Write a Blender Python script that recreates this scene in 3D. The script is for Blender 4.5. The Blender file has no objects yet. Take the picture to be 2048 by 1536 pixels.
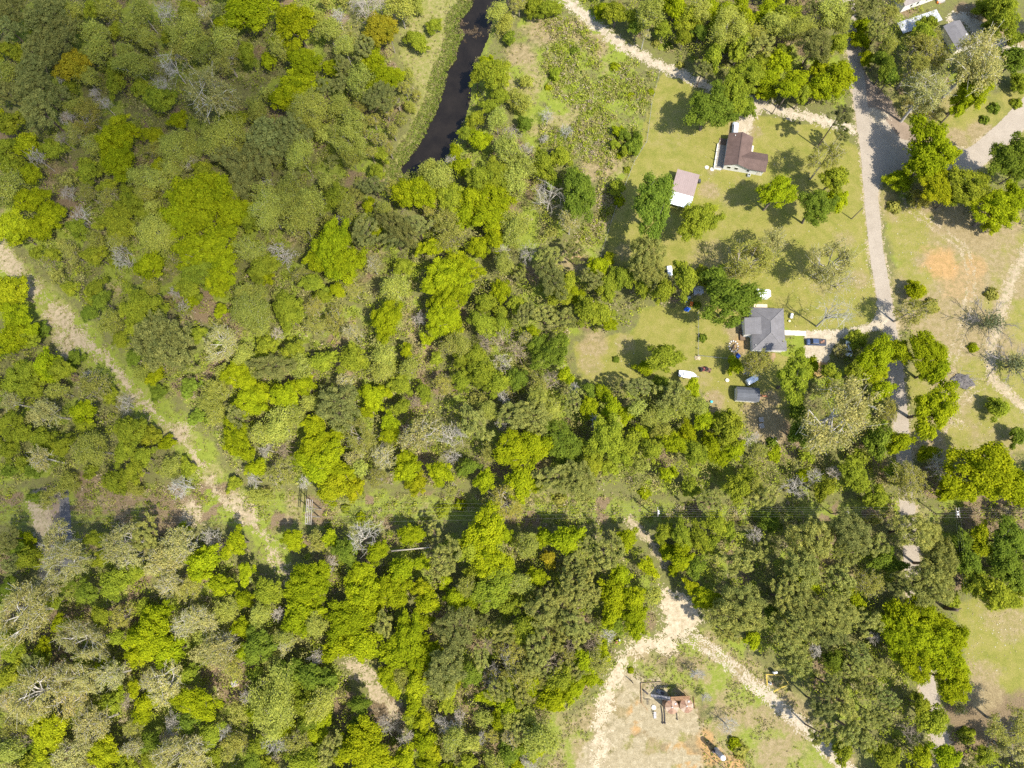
import bpy, bmesh, math, random
import numpy as np
from mathutils import Vector, Matrix

# ------------------------------------------------------------------ camera, sky, sun, exposure
F = 1420.0                      # focal length in pixels of the 2048 px wide photograph
NAD = (1060.0, 1075.0)          # where straight-down lies in the photograph
CAMH = 200.0                    # metres above the ground
SUN_EL, SUN_AZ = 57.0, math.atan2(-0.63, 0.77)
sc = bpy.context.scene
col = sc.collection
_d = np.array([NAD[0]-1024, -(NAD[1]-768), -F]); _d /= np.linalg.norm(_d)
_z = -_d
_y = np.array([0, 1.0, 0]); _y -= _z*_y.dot(_z); _y /= np.linalg.norm(_y)
_x = np.cross(_y, _z)
RW = np.array([_x, _y, _z])     # camera to world
cam_d = bpy.data.cameras.new('camera')
cam = bpy.data.objects.new('camera', cam_d)
col.objects.link(cam)
cam_d.sensor_width = 36.0
cam_d.lens = 36.0*F/2048.0
cam_d.clip_end = 12000
cam_d.clip_start = 1
M4 = Matrix([list(RW[0])+[0], list(RW[1])+[0], list(RW[2])+[CAMH], [0, 0, 0, 1]])
cam.matrix_world = M4
sc.camera = cam

world = bpy.data.worlds.new('World'); sc.world = world; world.use_nodes = True
nt = world.node_tree
bg = nt.nodes['Background']
sky = nt.nodes.new('ShaderNodeTexSky'); sky.sky_type = 'NISHITA'; sky.sun_disc = False
sky.sun_elevation = math.radians(SUN_EL)
sky.sun_rotation = math.pi/2 - SUN_AZ
nt.links.new(sky.outputs[0], bg.inputs[0]); bg.inputs[1].default_value = 0.15
sun_d = bpy.data.lights.new('sun', 'SUN'); sun_d.energy = 4.2; sun_d.angle = math.radians(0.53)
sun_d.color = (1.0, 0.95, 0.85)
sun = bpy.data.objects.new('sun', sun_d); col.objects.link(sun)
SDIR = Vector((math.cos(SUN_AZ)*math.cos(math.radians(SUN_EL)), math.sin(SUN_AZ)*math.cos(math.radians(SUN_EL)), math.sin(math.radians(SUN_EL))))
sun.rotation_euler = SDIR.to_track_quat('Z', 'Y').to_euler()
sun.location = SDIR*400
sc.view_settings.view_transform = 'Standard'
sc.view_settings.look = 'None'
sc.view_settings.gamma = 1
sc.view_settings.use_curve_mapping = False
sc.view_settings.exposure = 1.06
sc.cycles.max_bounces = 6
sc.cycles.diffuse_bounces = 4
sc.cycles.transmission_bounces = 3
sc.cycles.use_denoising = False

# ------------------------------------------------------------------ helpers
def P(u, v, z=0.0):
    d = RW @ np.array([u-1024.0, -(v-768.0), -F])
    t = (CAMH - z)/(-d[2])
    return Vector((d[0]*t, d[1]*t, z))
def P2(uv):
    return np.array([P(u, v)[:2] for u, v in uv])
def pix(pt):
    c = RW.T @ (np.asarray(pt, float) - np.array([0, 0, CAMH]))
    return 1024 + c[0]/-c[2]*F, 768 - c[1]/-c[2]*F
def ang(u0, v0, u1, v1, z=0):
    a = P(u1, v1, z) - P(u0, v0, z)
    return math.atan2(a.y, a.x)

rng = np.random.default_rng(7)
def _hash(ix, iy, s):
    h = (ix.astype(np.int64)*374761393 + iy.astype(np.int64)*668265263 + s*974711) & 0x7fffffff
    h = ((h ^ (h >> 13))*1274126177) & 0x7fffffff
    return ((h ^ (h >> 16)) & 0xffff)/65535.0
def vnoise(x, y, s=0):
    x0 = np.floor(x); y0 = np.floor(y); fx = x-x0; fy = y-y0
    fx = fx*fx*(3-2*fx); fy = fy*fy*(3-2*fy)
    a = _hash(x0, y0, s); b = _hash(x0+1, y0, s); c = _hash(x0, y0+1, s); d = _hash(x0+1, y0+1, s)
    return (a*(1-fx)+b*fx)*(1-fy) + (c*(1-fx)+d*fx)*fy
def fbm(x, y, s=0, o=4):
    r = 0; a = 0.5; t = 0
    for i in range(o):
        r = r + a*vnoise(x, y, s+i*17); t += a; a *= 0.55; x = x*2.03; y = y*2.03
    return r/t
def seg_dist(px, py, poly, closed=False):
    n = len(poly); best = np.full(px.shape, 1e9); par = np.zeros(px.shape)
    rngN = range(n if closed else n-1)
    for i in rngN:
        a = poly[i]; b = poly[(i+1) % n]
        d = b-a; L = d.dot(d)+1e-9
        t = np.clip(((px-a[0])*d[0] + (py-a[1])*d[1])/L, 0, 1)
        q = np.hypot(px-(a[0]+t*d[0]), py-(a[1]+t*d[1]))
        m = q < best
        best = np.where(m, q, best); par = np.where(m, i+t, par)
    return best, par
def inside(px, py, poly):
    r = np.zeros(px.shape, bool); n = len(poly); j = n-1
    for i in range(n):
        xi, yi = poly[i]; xj, yj = poly[j]
        c = ((yi > py) != (yj > py)) & (px < (xj-xi)*(py-yi)/(yj-yi+1e-12)+xi)
        r ^= c; j = i
    return r
def sdf(px, py, poly):          # positive inside, metres
    d, _ = seg_dist(px, py, poly, True)
    return np.where(inside(px, py, poly), d, -d)
def sstep(a, b, x):
    t = np.clip((x-a)/(b-a), 0, 1); return t*t*(3-2*t)

def tag(o, label=None, cat=None, group=None, kind=None):
    if label: o['label'] = label
    if cat: o['category'] = cat
    if group: o['group'] = group
    if kind: o['kind'] = kind
    return o
def obj(name, me, parent=None, loc=None, rz=None):
    o = bpy.data.objects.new(name, me); col.objects.link(o)
    if parent: o.parent = parent
    if loc is not None: o.location = loc
    if rz is not None: o.rotation_euler = (0, 0, rz)
    return o
def empty(name, loc, rz=0.0, label=None, cat=None, group=None):
    o = bpy.data.objects.new(name, None); col.objects.link(o)
    o.location = loc; o.rotation_euler = (0, 0, rz); o.empty_display_size = 0.5
    return tag(o, label, cat, group)
def mesh_np(name, verts, faces, mat=None, attrs=None, smooth=False):
    me = bpy.data.meshes.new(name)
    verts = np.asarray(verts, np.float32); faces = np.asarray(faces, np.int32)
    k = faces.shape[1]
    me.vertices.add(len(verts)); me.vertices.foreach_set('co', verts.ravel())
    me.loops.add(faces.size); me.loops.foreach_set('vertex_index', faces.ravel())
    me.polygons.add(len(faces))
    me.polygons.foreach_set('loop_start', np.arange(0, faces.size, k, dtype=np.int32))
    me.polygons.foreach_set('loop_total', np.full(len(faces), k, np.int32))
    if smooth: me.polygons.foreach_set('use_smooth', np.ones(len(faces), bool))
    for an, arr in (attrs or {}).items():
        arr = np.asarray(arr, np.float32)
        if arr.ndim == 1:
            a = me.attributes.new(an, 'FLOAT', 'POINT'); a.data.foreach_set('value', arr)
        else:
            a = me.attributes.new(an, 'FLOAT_COLOR', 'POINT')
            if arr.shape[1] == 3: arr = np.hstack([arr, np.ones((len(arr), 1), np.float32)])
            a.data.foreach_set('color', arr.ravel())
    me.update(calc_edges=True)
    if mat: me.materials.append(mat)
    return me

class MB:
    """collects primitives into one mesh"""
    def __init__(s): s.bm = bmesh.new()
    def box(s, c, size, rz=0, taper=1.0, rot=None, bevel=0):
        m = Matrix.Translation(Vector(c)) @ (rot.to_4x4() if rot is not None else Matrix.Rotation(rz, 4, 'Z')) @ Matrix.Diagonal((size[0], size[1], size[2], 1))
        r = bmesh.ops.create_cube(s.bm, size=1, matrix=Matrix.Identity(4))
        for v in r['verts']:
            if v.co.z > 0: v.co.x *= taper; v.co.y *= taper
        bmesh.ops.transform(s.bm, matrix=m, verts=r['verts'])
        if bevel:
            es = list({e for v in r['verts'] for e in v.link_edges})
            bmesh.ops.bevel(s.bm, geom=es, offset=bevel, segments=2, affect='EDGES', profile=0.6)
        return s
    def cyl(s, c, r, h, n=16, r2=None):
        m = Matrix.Translation(Vector(c)+Vector((0, 0, h/2)))
        bmesh.ops.create_cone(s.bm, cap_ends=True, segments=n, radius1=r, radius2=r if r2 is None else r2, depth=h, matrix=m)
        return s
    def tube(s, p, q, r, n=6, r2=None):
        p = Vector(p); q = Vector(q); d = q-p
        m = Matrix.Translation((p+q)/2) @ d.to_track_quat('Z', 'Y').to_matrix().to_4x4()
        bmesh.ops.create_cone(s.bm, cap_ends=True, segments=n, radius1=r, radius2=r if r2 is None else r2, depth=max(d.length, 1e-3), matrix=m)
        return s
    def ball(s, c, r, sub=2, sq=(1, 1, 1)):
        m = Matrix.Translation(Vector(c)) @ Matrix.Diagonal((sq[0], sq[1], sq[2], 1))
        bmesh.ops.create_icosphere(s.bm, subdivisions=sub, radius=r, matrix=m); return s
    def poly(s, pts, h=None):
        vs = [s.bm.verts.new(p) for p in pts]; f = s.bm.faces.new(vs)
        if h:
            e = bmesh.ops.extrude_face_region(s.bm, geom=[f])
            bmesh.ops.translate(s.bm, verts=[v for v in e['geom'] if isinstance(v, bmesh.types.BMVert)], vec=Vector(h))
        return s
    def mesh(s, vs, fs):
        b = [s.bm.verts.new(v) for v in vs]
        for f in fs: s.bm.faces.new([b[i] for i in f])
        return s
    def loft(s, rings, close=True):
        rr = [[s.bm.verts.new(p) for p in ring] for ring in rings]; n = len(rr[0])
        for a, b in zip(rr, rr[1:]):
            for i in range(n): s.bm.faces.new((a[i], a[(i+1) % n], b[(i+1) % n], b[i]))
        if close: s.bm.faces.new(list(reversed(rr[0]))); s.bm.faces.new(rr[-1])
        return s
    def build(s, name, mat, parent=None, smooth=False, loc=None):
        bmesh.ops.recalc_face_normals(s.bm, faces=s.bm.faces)
        me = bpy.data.meshes.new(name); s.bm.to_mesh(me); s.bm.free()
        if smooth:
            for p in me.polygons: p.use_smooth = True
        me.materials.append(mat)
        return obj(name, me, parent, loc)

# ------------------------------------------------------------------ materials
def nn(nt, t, **kw):
    n = nt.nodes.new(t)
    for k, v in kw.items(): setattr(n, k, v)
    return n
def ramp(nt, fac, stops):
    r = nn(nt, 'ShaderNodeValToRGB'); el = r.color_ramp.elements
    while len(el) < len(stops): el.new(0.5)
    for e, (p, c) in zip(el, stops): e.position = p; e.color = (*c, 1)
    nt.links.new(fac, r.inputs[0]); return r.outputs[0]
def noise(nt, scale, detail=4, rough=0.6, vec=None, dim='3D'):
    n = nn(nt, 'ShaderNodeTexNoise'); n.noise_dimensions = dim
    n.inputs['Scale'].default_value = scale; n.inputs['Detail'].default_value = detail; n.inputs['Roughness'].default_value = rough
    if vec is not None: nt.links.new(vec, n.inputs['Vector'])
    return n.outputs[0]
def mix(nt, f, a, b, mode='MIX'):
    m = nn(nt, 'ShaderNodeMix', data_type='RGBA', blend_type=mode)
    for s, v in ((0, f), (6, a), (7, b)):
        if isinstance(v, (int, float)): m.inputs[s].default_value = v
        elif isinstance(v, tuple): m.inputs[s].default_value = (*v, 1)
        else: nt.links.new(v, m.inputs[s])
    return m.outputs[2]
def mth(nt, op, a, b=0.0, clamp=False):
    m = nn(nt, 'ShaderNodeMath', operation=op, use_clamp=clamp)
    for s, v in ((0, a), (1, b)):
        if isinstance(v, (int, float)): m.inputs[s].default_value = v
        else: nt.links.new(v, m.inputs[s])
    return m.outputs[0]
def geo_pos(nt): return nn(nt, 'ShaderNodeNewGeometry').outputs['Position']
_mats = {}
def mat(name, c, rough=0.7, metal=0.0, var=0.18, scale=3.0, c2=None, bump=0.0, spec=0.3):
    if name in _mats: return _mats[name]
    m = bpy.data.materials.new(name); m.use_nodes = True; nt = m.node_tree; b = nt.nodes['Principled BSDF']
    b.inputs['Roughness'].default_value = rough; b.inputs['Metallic'].default_value = metal
    b.inputs['Specular IOR Level'].default_value = spec
    p = geo_pos(nt)
    n = noise(nt, scale, 5, 0.65, p)
    lo = tuple(x*(1-var) for x in c); hi = tuple(min(1, x*(1+var)) for x in (c2 or c))
    nt.links.new(ramp(nt, n, [(0.3, lo), (0.7, hi)]), b.inputs['Base Color'])
    if bump:
        bp = nn(nt, 'ShaderNodeBump'); bp.inputs['Strength'].default_value = bump; bp.inputs['Distance'].default_value = 0.05
        nt.links.new(n, bp.inputs['Height']); nt.links.new(bp.outputs[0], b.inputs['Normal'])
    _mats[name] = m; return m
def rows_mat(name, c, ax, period, var=0.25, dark=0.7, rough=0.8):
    """roofing with fine courses / ribs along object axis ax"""
    if name in _mats: return _mats[name]
    m = bpy.data.materials.new(name); m.use_nodes = True; nt = m.node_tree; b = nt.nodes['Principled BSDF']
    b.inputs['Roughness'].default_value = rough; b.inputs['Specular IOR Level'].default_value = 0.25
    tc = nn(nt, 'ShaderNodeTexCoord').outputs['Object']
    sx = nn(nt, 'ShaderNodeSeparateXYZ'); nt.links.new(tc, sx.inputs[0])
    f = mth(nt, 'FRACT', mth(nt, 'DIVIDE', sx.outputs[ax], period))
    line = mth(nt, 'LESS_THAN', f, 0.14)
    n1 = noise(nt, 0.6, 5, 0.6, tc); n2 = noise(nt, 7.0, 4, 0.7, tc)
    base = ramp(nt, n1, [(0.3, tuple(x*(1-var) for x in c)), (0.72, tuple(min(1, x*(1+var)) for x in c))])
    g = ramp(nt, n2, [(0.3, (0.8, 0.8, 0.8)), (0.7, (1.15, 1.15, 1.15))])
    base = mix(nt, 1.0, base, g, 'MULTIPLY')
    nt.links.new(mix(nt, mth(nt, 'MULTIPLY', line, 1-dark), base, tuple(x*0.35 for x in c)), b.inputs['Base Color'])
    _mats[name] = m; return m

def leaf_material(name, transl=0.45, twig=False):
    m = bpy.data.materials.new(name); m.use_nodes = True; nt = m.node_tree
    nt.nodes.remove(nt.nodes['Principled BSDF']); out = nt.nodes['Material Output']
    oi = nn(nt, 'ShaderNodeObjectInfo')
    at = nn(nt, 'ShaderNodeAttribute'); at.attribute_name = 'var'
    v = at.outputs['Fac']
    br = ramp(nt, v, [(0.0, (0.50, 0.55, 0.60)), (0.5, (1.0, 1.0, 1.0)), (1.0, (1.55, 1.42, 1.35))])
    c = mix(nt, 1.0, oi.outputs['Color'], br, 'MULTIPLY')
    d = nn(nt, 'ShaderNodeBsdfDiffuse'); nt.links.new(c, d.inputs[0])
    t = nn(nt, 'ShaderNodeBsdfTranslucent')
    c2 = mix(nt, 1.0, c, (1.25, 1.2, 0.5), 'MULTIPLY'); nt.links.new(c2, t.inputs[0])
    mx = nn(nt, 'ShaderNodeMixShader'); mx.inputs[0].default_value = transl
    nt.links.new(d.outputs[0], mx.inputs[1]); nt.links.new(t.outputs[0], mx.inputs[2])
    nt.links.new(mx.outputs[0], out.inputs[0]); return m
LEAF = leaf_material('leaves')
NEEDLE = leaf_material('needles', 0.32)
def vcol_leaf(name, transl):
    m = bpy.data.materials.new(name); m.use_nodes = True; nt = m.node_tree
    nt.nodes.remove(nt.nodes['Principled BSDF']); out = nt.nodes['Material Output']
    at = nn(nt, 'ShaderNodeAttribute'); at.attribute_name = 'tint'
    d = nn(nt, 'ShaderNodeBsdfDiffuse'); nt.links.new(at.outputs['Color'], d.inputs[0])
    t = nn(nt, 'ShaderNodeBsdfTranslucent'); nt.links.new(at.outputs['Color'], t.inputs[0])
    mx = nn(nt, 'ShaderNodeMixShader'); mx.inputs[0].default_value = transl
    nt.links.new(d.outputs[0], mx.inputs[1]); nt.links.new(t.outputs[0], mx.inputs[2])
    nt.links.new(mx.outputs[0], out.inputs[0]); return m
UNDER = vcol_leaf('undergrowth_leaves', 0.42)
def bark_material():
    m = bpy.data.materials.new('bark'); m.use_nodes = True; nt = m.node_tree; b = nt.nodes['Principled BSDF']
    b.inputs['Roughness'].default_value = 0.9; b.inputs['Specular IOR Level'].default_value = 0.1
    oi = nn(nt, 'ShaderNodeObjectInfo')
    n = noise(nt, 2.5, 5, 0.7, nn(nt, 'ShaderNodeTexCoord').outputs['Object'])
    g = ramp(nt, n, [(0.3, (0.55, 0.55, 0.55)), (0.7, (1.25, 1.25, 1.25))])
    nt.links.new(mix(nt, 1.0, oi.outputs['Color'], g, 'MULTIPLY'), b.inputs['Base Color']); return m
BARK = bark_material()
# ------------------------------------------------------------------ zones of the ground (photo pixels -> metres on the ground)
Z = {k: P2(v) for k, v in dict(
    lawn_n=[(1325,142),(1400,178),(1480,215),(1600,248),(1700,262),(1722,330),(1735,420),(1745,520),(1758,590),(1752,640),(1690,662),(1560,668),(1480,705),(1455,640),(1400,560),(1200,522),(1215,470),(1240,380),(1270,300),(1300,210)],
    lawn_s=[(1148,680),(1250,668),(1300,610),(1350,620),(1400,590),(1470,640),(1500,690),(1580,715),(1620,722),(1600,800),(1565,885),(1530,885),(1480,832),(1420,812),(1400,775),(1300,765),(1200,765),(1155,745)],
    field_e=[(1775,330),(1790,420),(1850,395),(1960,440),(2048,470),(2140,470),(2140,920),(1960,915),(1870,905),(1825,890),(1815,760),(1825,660),(1790,600),(1772,500),(1760,400)],
    yard_ne=[(1780,200),(1830,160),(1960,190),(2048,150),(2140,120),(2140,330),(1990,345),(1890,320),(1840,280)],
    drive_ne=[(1860,-60),(2140,-60),(2140,130),(2048,150),(1960,110),(1880,100)],
    weedy=[(985,150),(1010,60),(1120,-40),(1180,-40),(1240,90),(1320,140),(1300,220),(1272,305),(1222,440),(1200,525),(1140,545),(1110,500),(1190,420),(1190,330),(1100,330),(1030,250)],
    line=[(-80,985),(150,962),(400,958),(620,982),(1240,984),(1300,1000),(1560,1002),(1800,988),(1860,1010),(2140,1000),(2140,1052),(1300,1050),(700,1056),(500,1062),(150,1052),(-80,1052)],
    oil=[(1255,1295),(1330,1275),(1420,1262),(1560,1350),(1640,1415),(1720,1500),(1770,1600),(1060,1600),(1095,1450),(1165,1405),(1225,1355)],
    field_se=[(1900,1200),(1990,1183),(2140,1190),(2140,1380),(2000,1392),(1945,1380),(1925,1300)],
    litter_se=[(1915,1385),(2000,1385),(2140,1380),(2140,1470),(1960,1480),(1900,1440)],
    bank_w=[(865,-40),(930,-40),(900,55),(905,105),(885,150),(860,215),(830,285),(800,335),(772,345),(800,270),(838,190),(800,120),(790,70)],
    strip_w=[(-60,470),(20,480),(110,575),(200,660),(300,760),(400,850),(470,960),(520,1000),(600,1120),(560,1170),(500,1085),(400,1010),(330,900),(230,800),(120,700),(60,640),(-60,560)],
    yard_mid=[(1900,110),(1990,150),(1990,260),(1900,260),(1860,210)],
    bare_yard=[(1480,800),(1545,760),(1560,800),(1560,900),(1530,890),(1510,840)],
    sand_pad=[(1180,1420),(1225,1365),(1300,1370),(1400,1415),(1415,1500),(1400,1600),(1140,1600)],
    clearing_mid=[(820,600),(850,650),(870,720),(850,740),(815,690),(800,640)],
).items()}
POND = P2([(948,-30),(940,12),(918,38),(914,52),(925,70),(914,88),(908,118),(893,138),(884,172),(878,200),(858,245),(838,283),(815,315),(799,332),(800,350),(840,348),(882,318),(896,300),(908,275),(922,238),(934,198),(937,160),(946,128),(960,95),(972,68),(978,40),(990,10),(1010,-30)])
ROAD = P2([(1690,-60),(1700,60),(1713,140),(1722,215),(1735,300),(1743,400),(1752,500),(1766,580),(1776,640),(1785,700),(1795,780),(1802,850),(1810,930),(1815,1010),(1821,1090),(1828,1170),(1836,1240),(1848,1340),(1866,1420),(1885,1500),(1905,1600)])
JUNC = P2([(1716,205),(1734,212),(1772,240),(1802,278),(1850,285),(1935,300),(2020,235),(2100,160),(2120,190),(2040,268),(1960,338),(1900,356),(1800,340),(1762,355),(1752,430),(1738,430),(1725,300)])
EASTRD = P2([(1742,330),(1800,318),(1870,325),(1925,322),(1965,298),(2010,258),(2060,205),(2120,140)])
EASTDIRT = P2([(1955,318),(1975,350),(1982,385)])
DIRTRD = P2([(1722,140),(1737,160),(1782,205),(1795,235),(1850,276),(1840,284),(1808,283),(1770,240),(1735,215),(1728,180)])
TRK_N = P2([(1105,-40),(1135,0),(1180,42),(1240,88),(1300,122),(1360,148),(1420,176),(1500,204),(1545,217),(1590,228),(1640,240),(1705,258)])
DRV_N = P2([(1520,208),(1500,225),(1490,245),(1483,262)])
TRK_W = P2([(-30,470),(8,510),(40,560),(105,615),(150,680),(180,690),(210,715),(250,765),(290,810),(340,855),(375,895),(400,925),(430,985),(455,1005),(490,1030),(530,1075),(560,1130),(580,1170)])
TRK_W2 = P2([(690,1312),(720,1340),(755,1385),(785,1420),(800,1440)])
TRK_SE = P2([(1330,1130),(1300,1080),(1262,1045)])
TRK_OIL = P2([(1372,1272),(1420,1298),(1475,1340),(1530,1388),(1590,1440),(1650,1495),(1700,1545),(1730,1580)])
LOOP = P2([(1330,1292),(1295,1288),(1262,1304),(1238,1328),(1228,1350),(1215,1385),(1200,1430),(1200,1480),(1195,1560)])
SANDP = P2([(1318,1178),(1335,1172),(1352,1188),(1375,1195),(1398,1222),(1410,1240),(1395,1258),(1370,1268),(1355,1288),(1330,1296),(1322,1268),(1328,1240),(1318,1215)])
TRK_E = P2([(2060,490),(2038,530),(2012,590),(1998,640),(1984,690),(1978,730),(1990,762),(2020,790),(2060,825)])
LANE_E = P2([(1812,392),(1820,415),(1850,440),(1885,462),(1930,500),(1945,560),(1930,640),(1905,720),(1880,790),(1885,830),(1920,850)])
ROADW = P2([(72,995),(76,1005),(80,1020),(90,1080),(95,1150)])
ROADW2 = P2([(126,985),(128,1000),(130,1020),(133,1080),(135,1150)])
DRIVE_S = P2([(1748,600),(1757,622),(1740,645),(1712,655),(1672,660),(1612,662),(1610,680),(1611,716),(1622,724),(1658,722),(1665,696),(1680,680),(1715,668),(1765,658),(1776,640),(1770,610)])
WALK_S = P2([(1562,660),(1612,662),(1612,672),(1562,670)])
FOOT_E = P2([(1818,905),(1850,895),(1880,870),(1900,830),(1925,800),(1975,760)])

def polyw(px, py, line, w):
    d, t = seg_dist(px, py, line); return w/2 - d
OPENZ = ['lawn_n', 'lawn_s', 'field_e', 'yard_ne', 'drive_ne', 'weedy', 'line', 'oil', 'field_se', 'litter_se', 'bank_w', 'strip_w']
def open_amount(px, py):
    m = np.full(px.shape, -1e9)
    for k in OPENZ: m = np.maximum(m, sdf(px, py, Z[k]))
    m = np.maximum(m, sdf(px, py, POND))
    for l, w in ((ROAD, 6), (EASTRD, 7), (TRK_N, 7), (TRK_W, 6), (TRK_SE, 4), (TRK_OIL, 5), (TRK_E, 6), (ROADW, 8), (ROADW2, 5), (TRK_W2, 4)):
        m = np.maximum(m, polyw(px, py, l, w))
    m = np.maximum(m, sdf(px, py, DRIVE_S)+2.2); m = np.maximum(m, sdf(px, py, JUNC)); m = np.maximum(m, sdf(px, py, DIRTRD)); m = np.maximum(m, sdf(px, py, SANDP))
    return m

# ------------------------------------------------------------------ ground
def ground_material():
    m = bpy.data.materials.new('ground_soil_and_grass'); m.use_nodes = True; nt = m.node_tree; b = nt.nodes['Principled BSDF']
    b.inputs['Roughness'].default_value = 0.95; b.inputs['Specular IOR Level'].default_value = 0.1
    p = geo_pos(nt)
    nB = noise(nt, 0.75, 8, 0.78, p); nC = noise(nt, 3.2, 6, 0.8, p); nD = noise(nt, 0.28, 8, 0.72, p); nE = noise(nt, 10.0, 4, 0.75, p)
    forest = ramp(nt, nB, [(0.28, (0.075, 0.070, 0.030)), (0.48, (0.13, 0.125, 0.045)), (0.66, (0.135, 0.15, 0.032)), (0.85, (0.20, 0.165, 0.09))])
    lawn = ramp(nt, nD, [(0.25, (0.122, 0.140, 0.020)), (0.5, (0.190, 0.178, 0.042)), (0.75, (0.25, 0.208, 0.076))])
    lush = ramp(nt, nB, [(0.25, (0.115, 0.145, 0.02)), (0.55, (0.175, 0.205, 0.03)), (0.8, (0.225, 0.23, 0.06))])
    dry = ramp(nt, nB, [(0.25, (0.14, 0.11, 0.05)), (0.5, (0.225, 0.175, 0.09)), (0.78, (0.33, 0.265, 0.155))])
    sand = ramp(nt, nB, [(0.25, (0.15, 0.12, 0.066)), (0.5, (0.27, 0.222, 0.135)), (0.75, (0.41, 0.352, 0.24))])
    litter = ramp(nt, nC, [(0.25, (0.10, 0.070, 0.040)), (0.55, (0.17, 0.125, 0.072)), (0.8, (0.26, 0.185, 0.115))])
    clay = ramp(nt, nB, [(0.3, (0.27, 0.155, 0.06)), (0.7, (0.40, 0.25, 0.11))])
    def ch(name):
        a = nn(nt, 'ShaderNodeAttribute'); a.attribute_name = name
        s = nn(nt, 'ShaderNodeSeparateColor'); nt.links.new(a.outputs['Color'], s.inputs[0]); return s.outputs
    z1 = ch('zone_a'); z2 = ch('zone_b')
    def w(o, n, amp=0.9, sharp=3.0):
        t = mth(nt, 'ADD', o, mth(nt, 'MULTIPLY', mth(nt, 'SUBTRACT', n, 0.5), amp))
        return mth(nt, 'MULTIPLY', mth(nt, 'MULTIPLY', mth(nt, 'SUBTRACT', t, 0.5 - 0.5/sharp), sharp, True), mth(nt, 'MULTIPLY', o, 5.0, True))
    c = forest
    c = mix(nt, w(z2[1], nB), c, lush)
    c = mix(nt, w(z1[0], nD), c, lawn)
    c = mix(nt, w(z2[0], nB), c, litter)
    c = mix(nt, w(z1[1], nB, 1.6, 1.8), c, dry)
    c = mix(nt, w(z2[2], nB, 1.0, 1.6), c, clay)
    c = mix(nt, w(z1[2], nB, 1.8, 2.2), c, sand)
    fine = ramp(nt, nC, [(0.25, (0.62, 0.64, 0.62)), (0.5, (1, 1, 1)), (0.75, (1.36, 1.33, 1.25))])
    c = mix(nt, 1.0, c, fine, 'MULTIPLY')
    c = mix(nt, 1.0, c, ramp(nt, nE, [(0.3, (0.74, 0.74, 0.72)), (0.5, (1, 1, 1)), (0.72, (1.3, 1.28, 1.2))]), 'MULTIPLY')
    nt.links.new(c, b.inputs['Base Color'])
    bp = nn(nt, 'ShaderNodeBump'); bp.inputs['Strength'].default_value = 0.6; bp.inputs['Distance'].default_value = 0.25
    nt.links.new(nC, bp.inputs['Height']); nt.links.new(bp.outputs[0], b.inputs['Normal'])
    return m
GX0, GX1, GY0, GY1, GS = -200.0, 200.0, -130.0, 240.0, 0.8
gx = np.arange(GX0, GX1+0.01, GS); gy = np.arange(GY0, GY1+0.01, GS)
GXX, GYY = np.meshgrid(gx, gy)
def soft(k, w=3.0):
    return sstep(-w, w, sdf(GXX, GYY, Z[k]) + (fbm(GXX/6, GYY/6, 3)-0.5)*6)
def blob(u, v, rpx, w=0.5):
    q = P(u, v); r = rpx*0.146
    return sstep(1.15, 1-w, np.hypot(GXX-q.x, GYY-q.y)/r + (fbm(GXX/3, GYY/3, 5)-0.5)*0.7)
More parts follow.
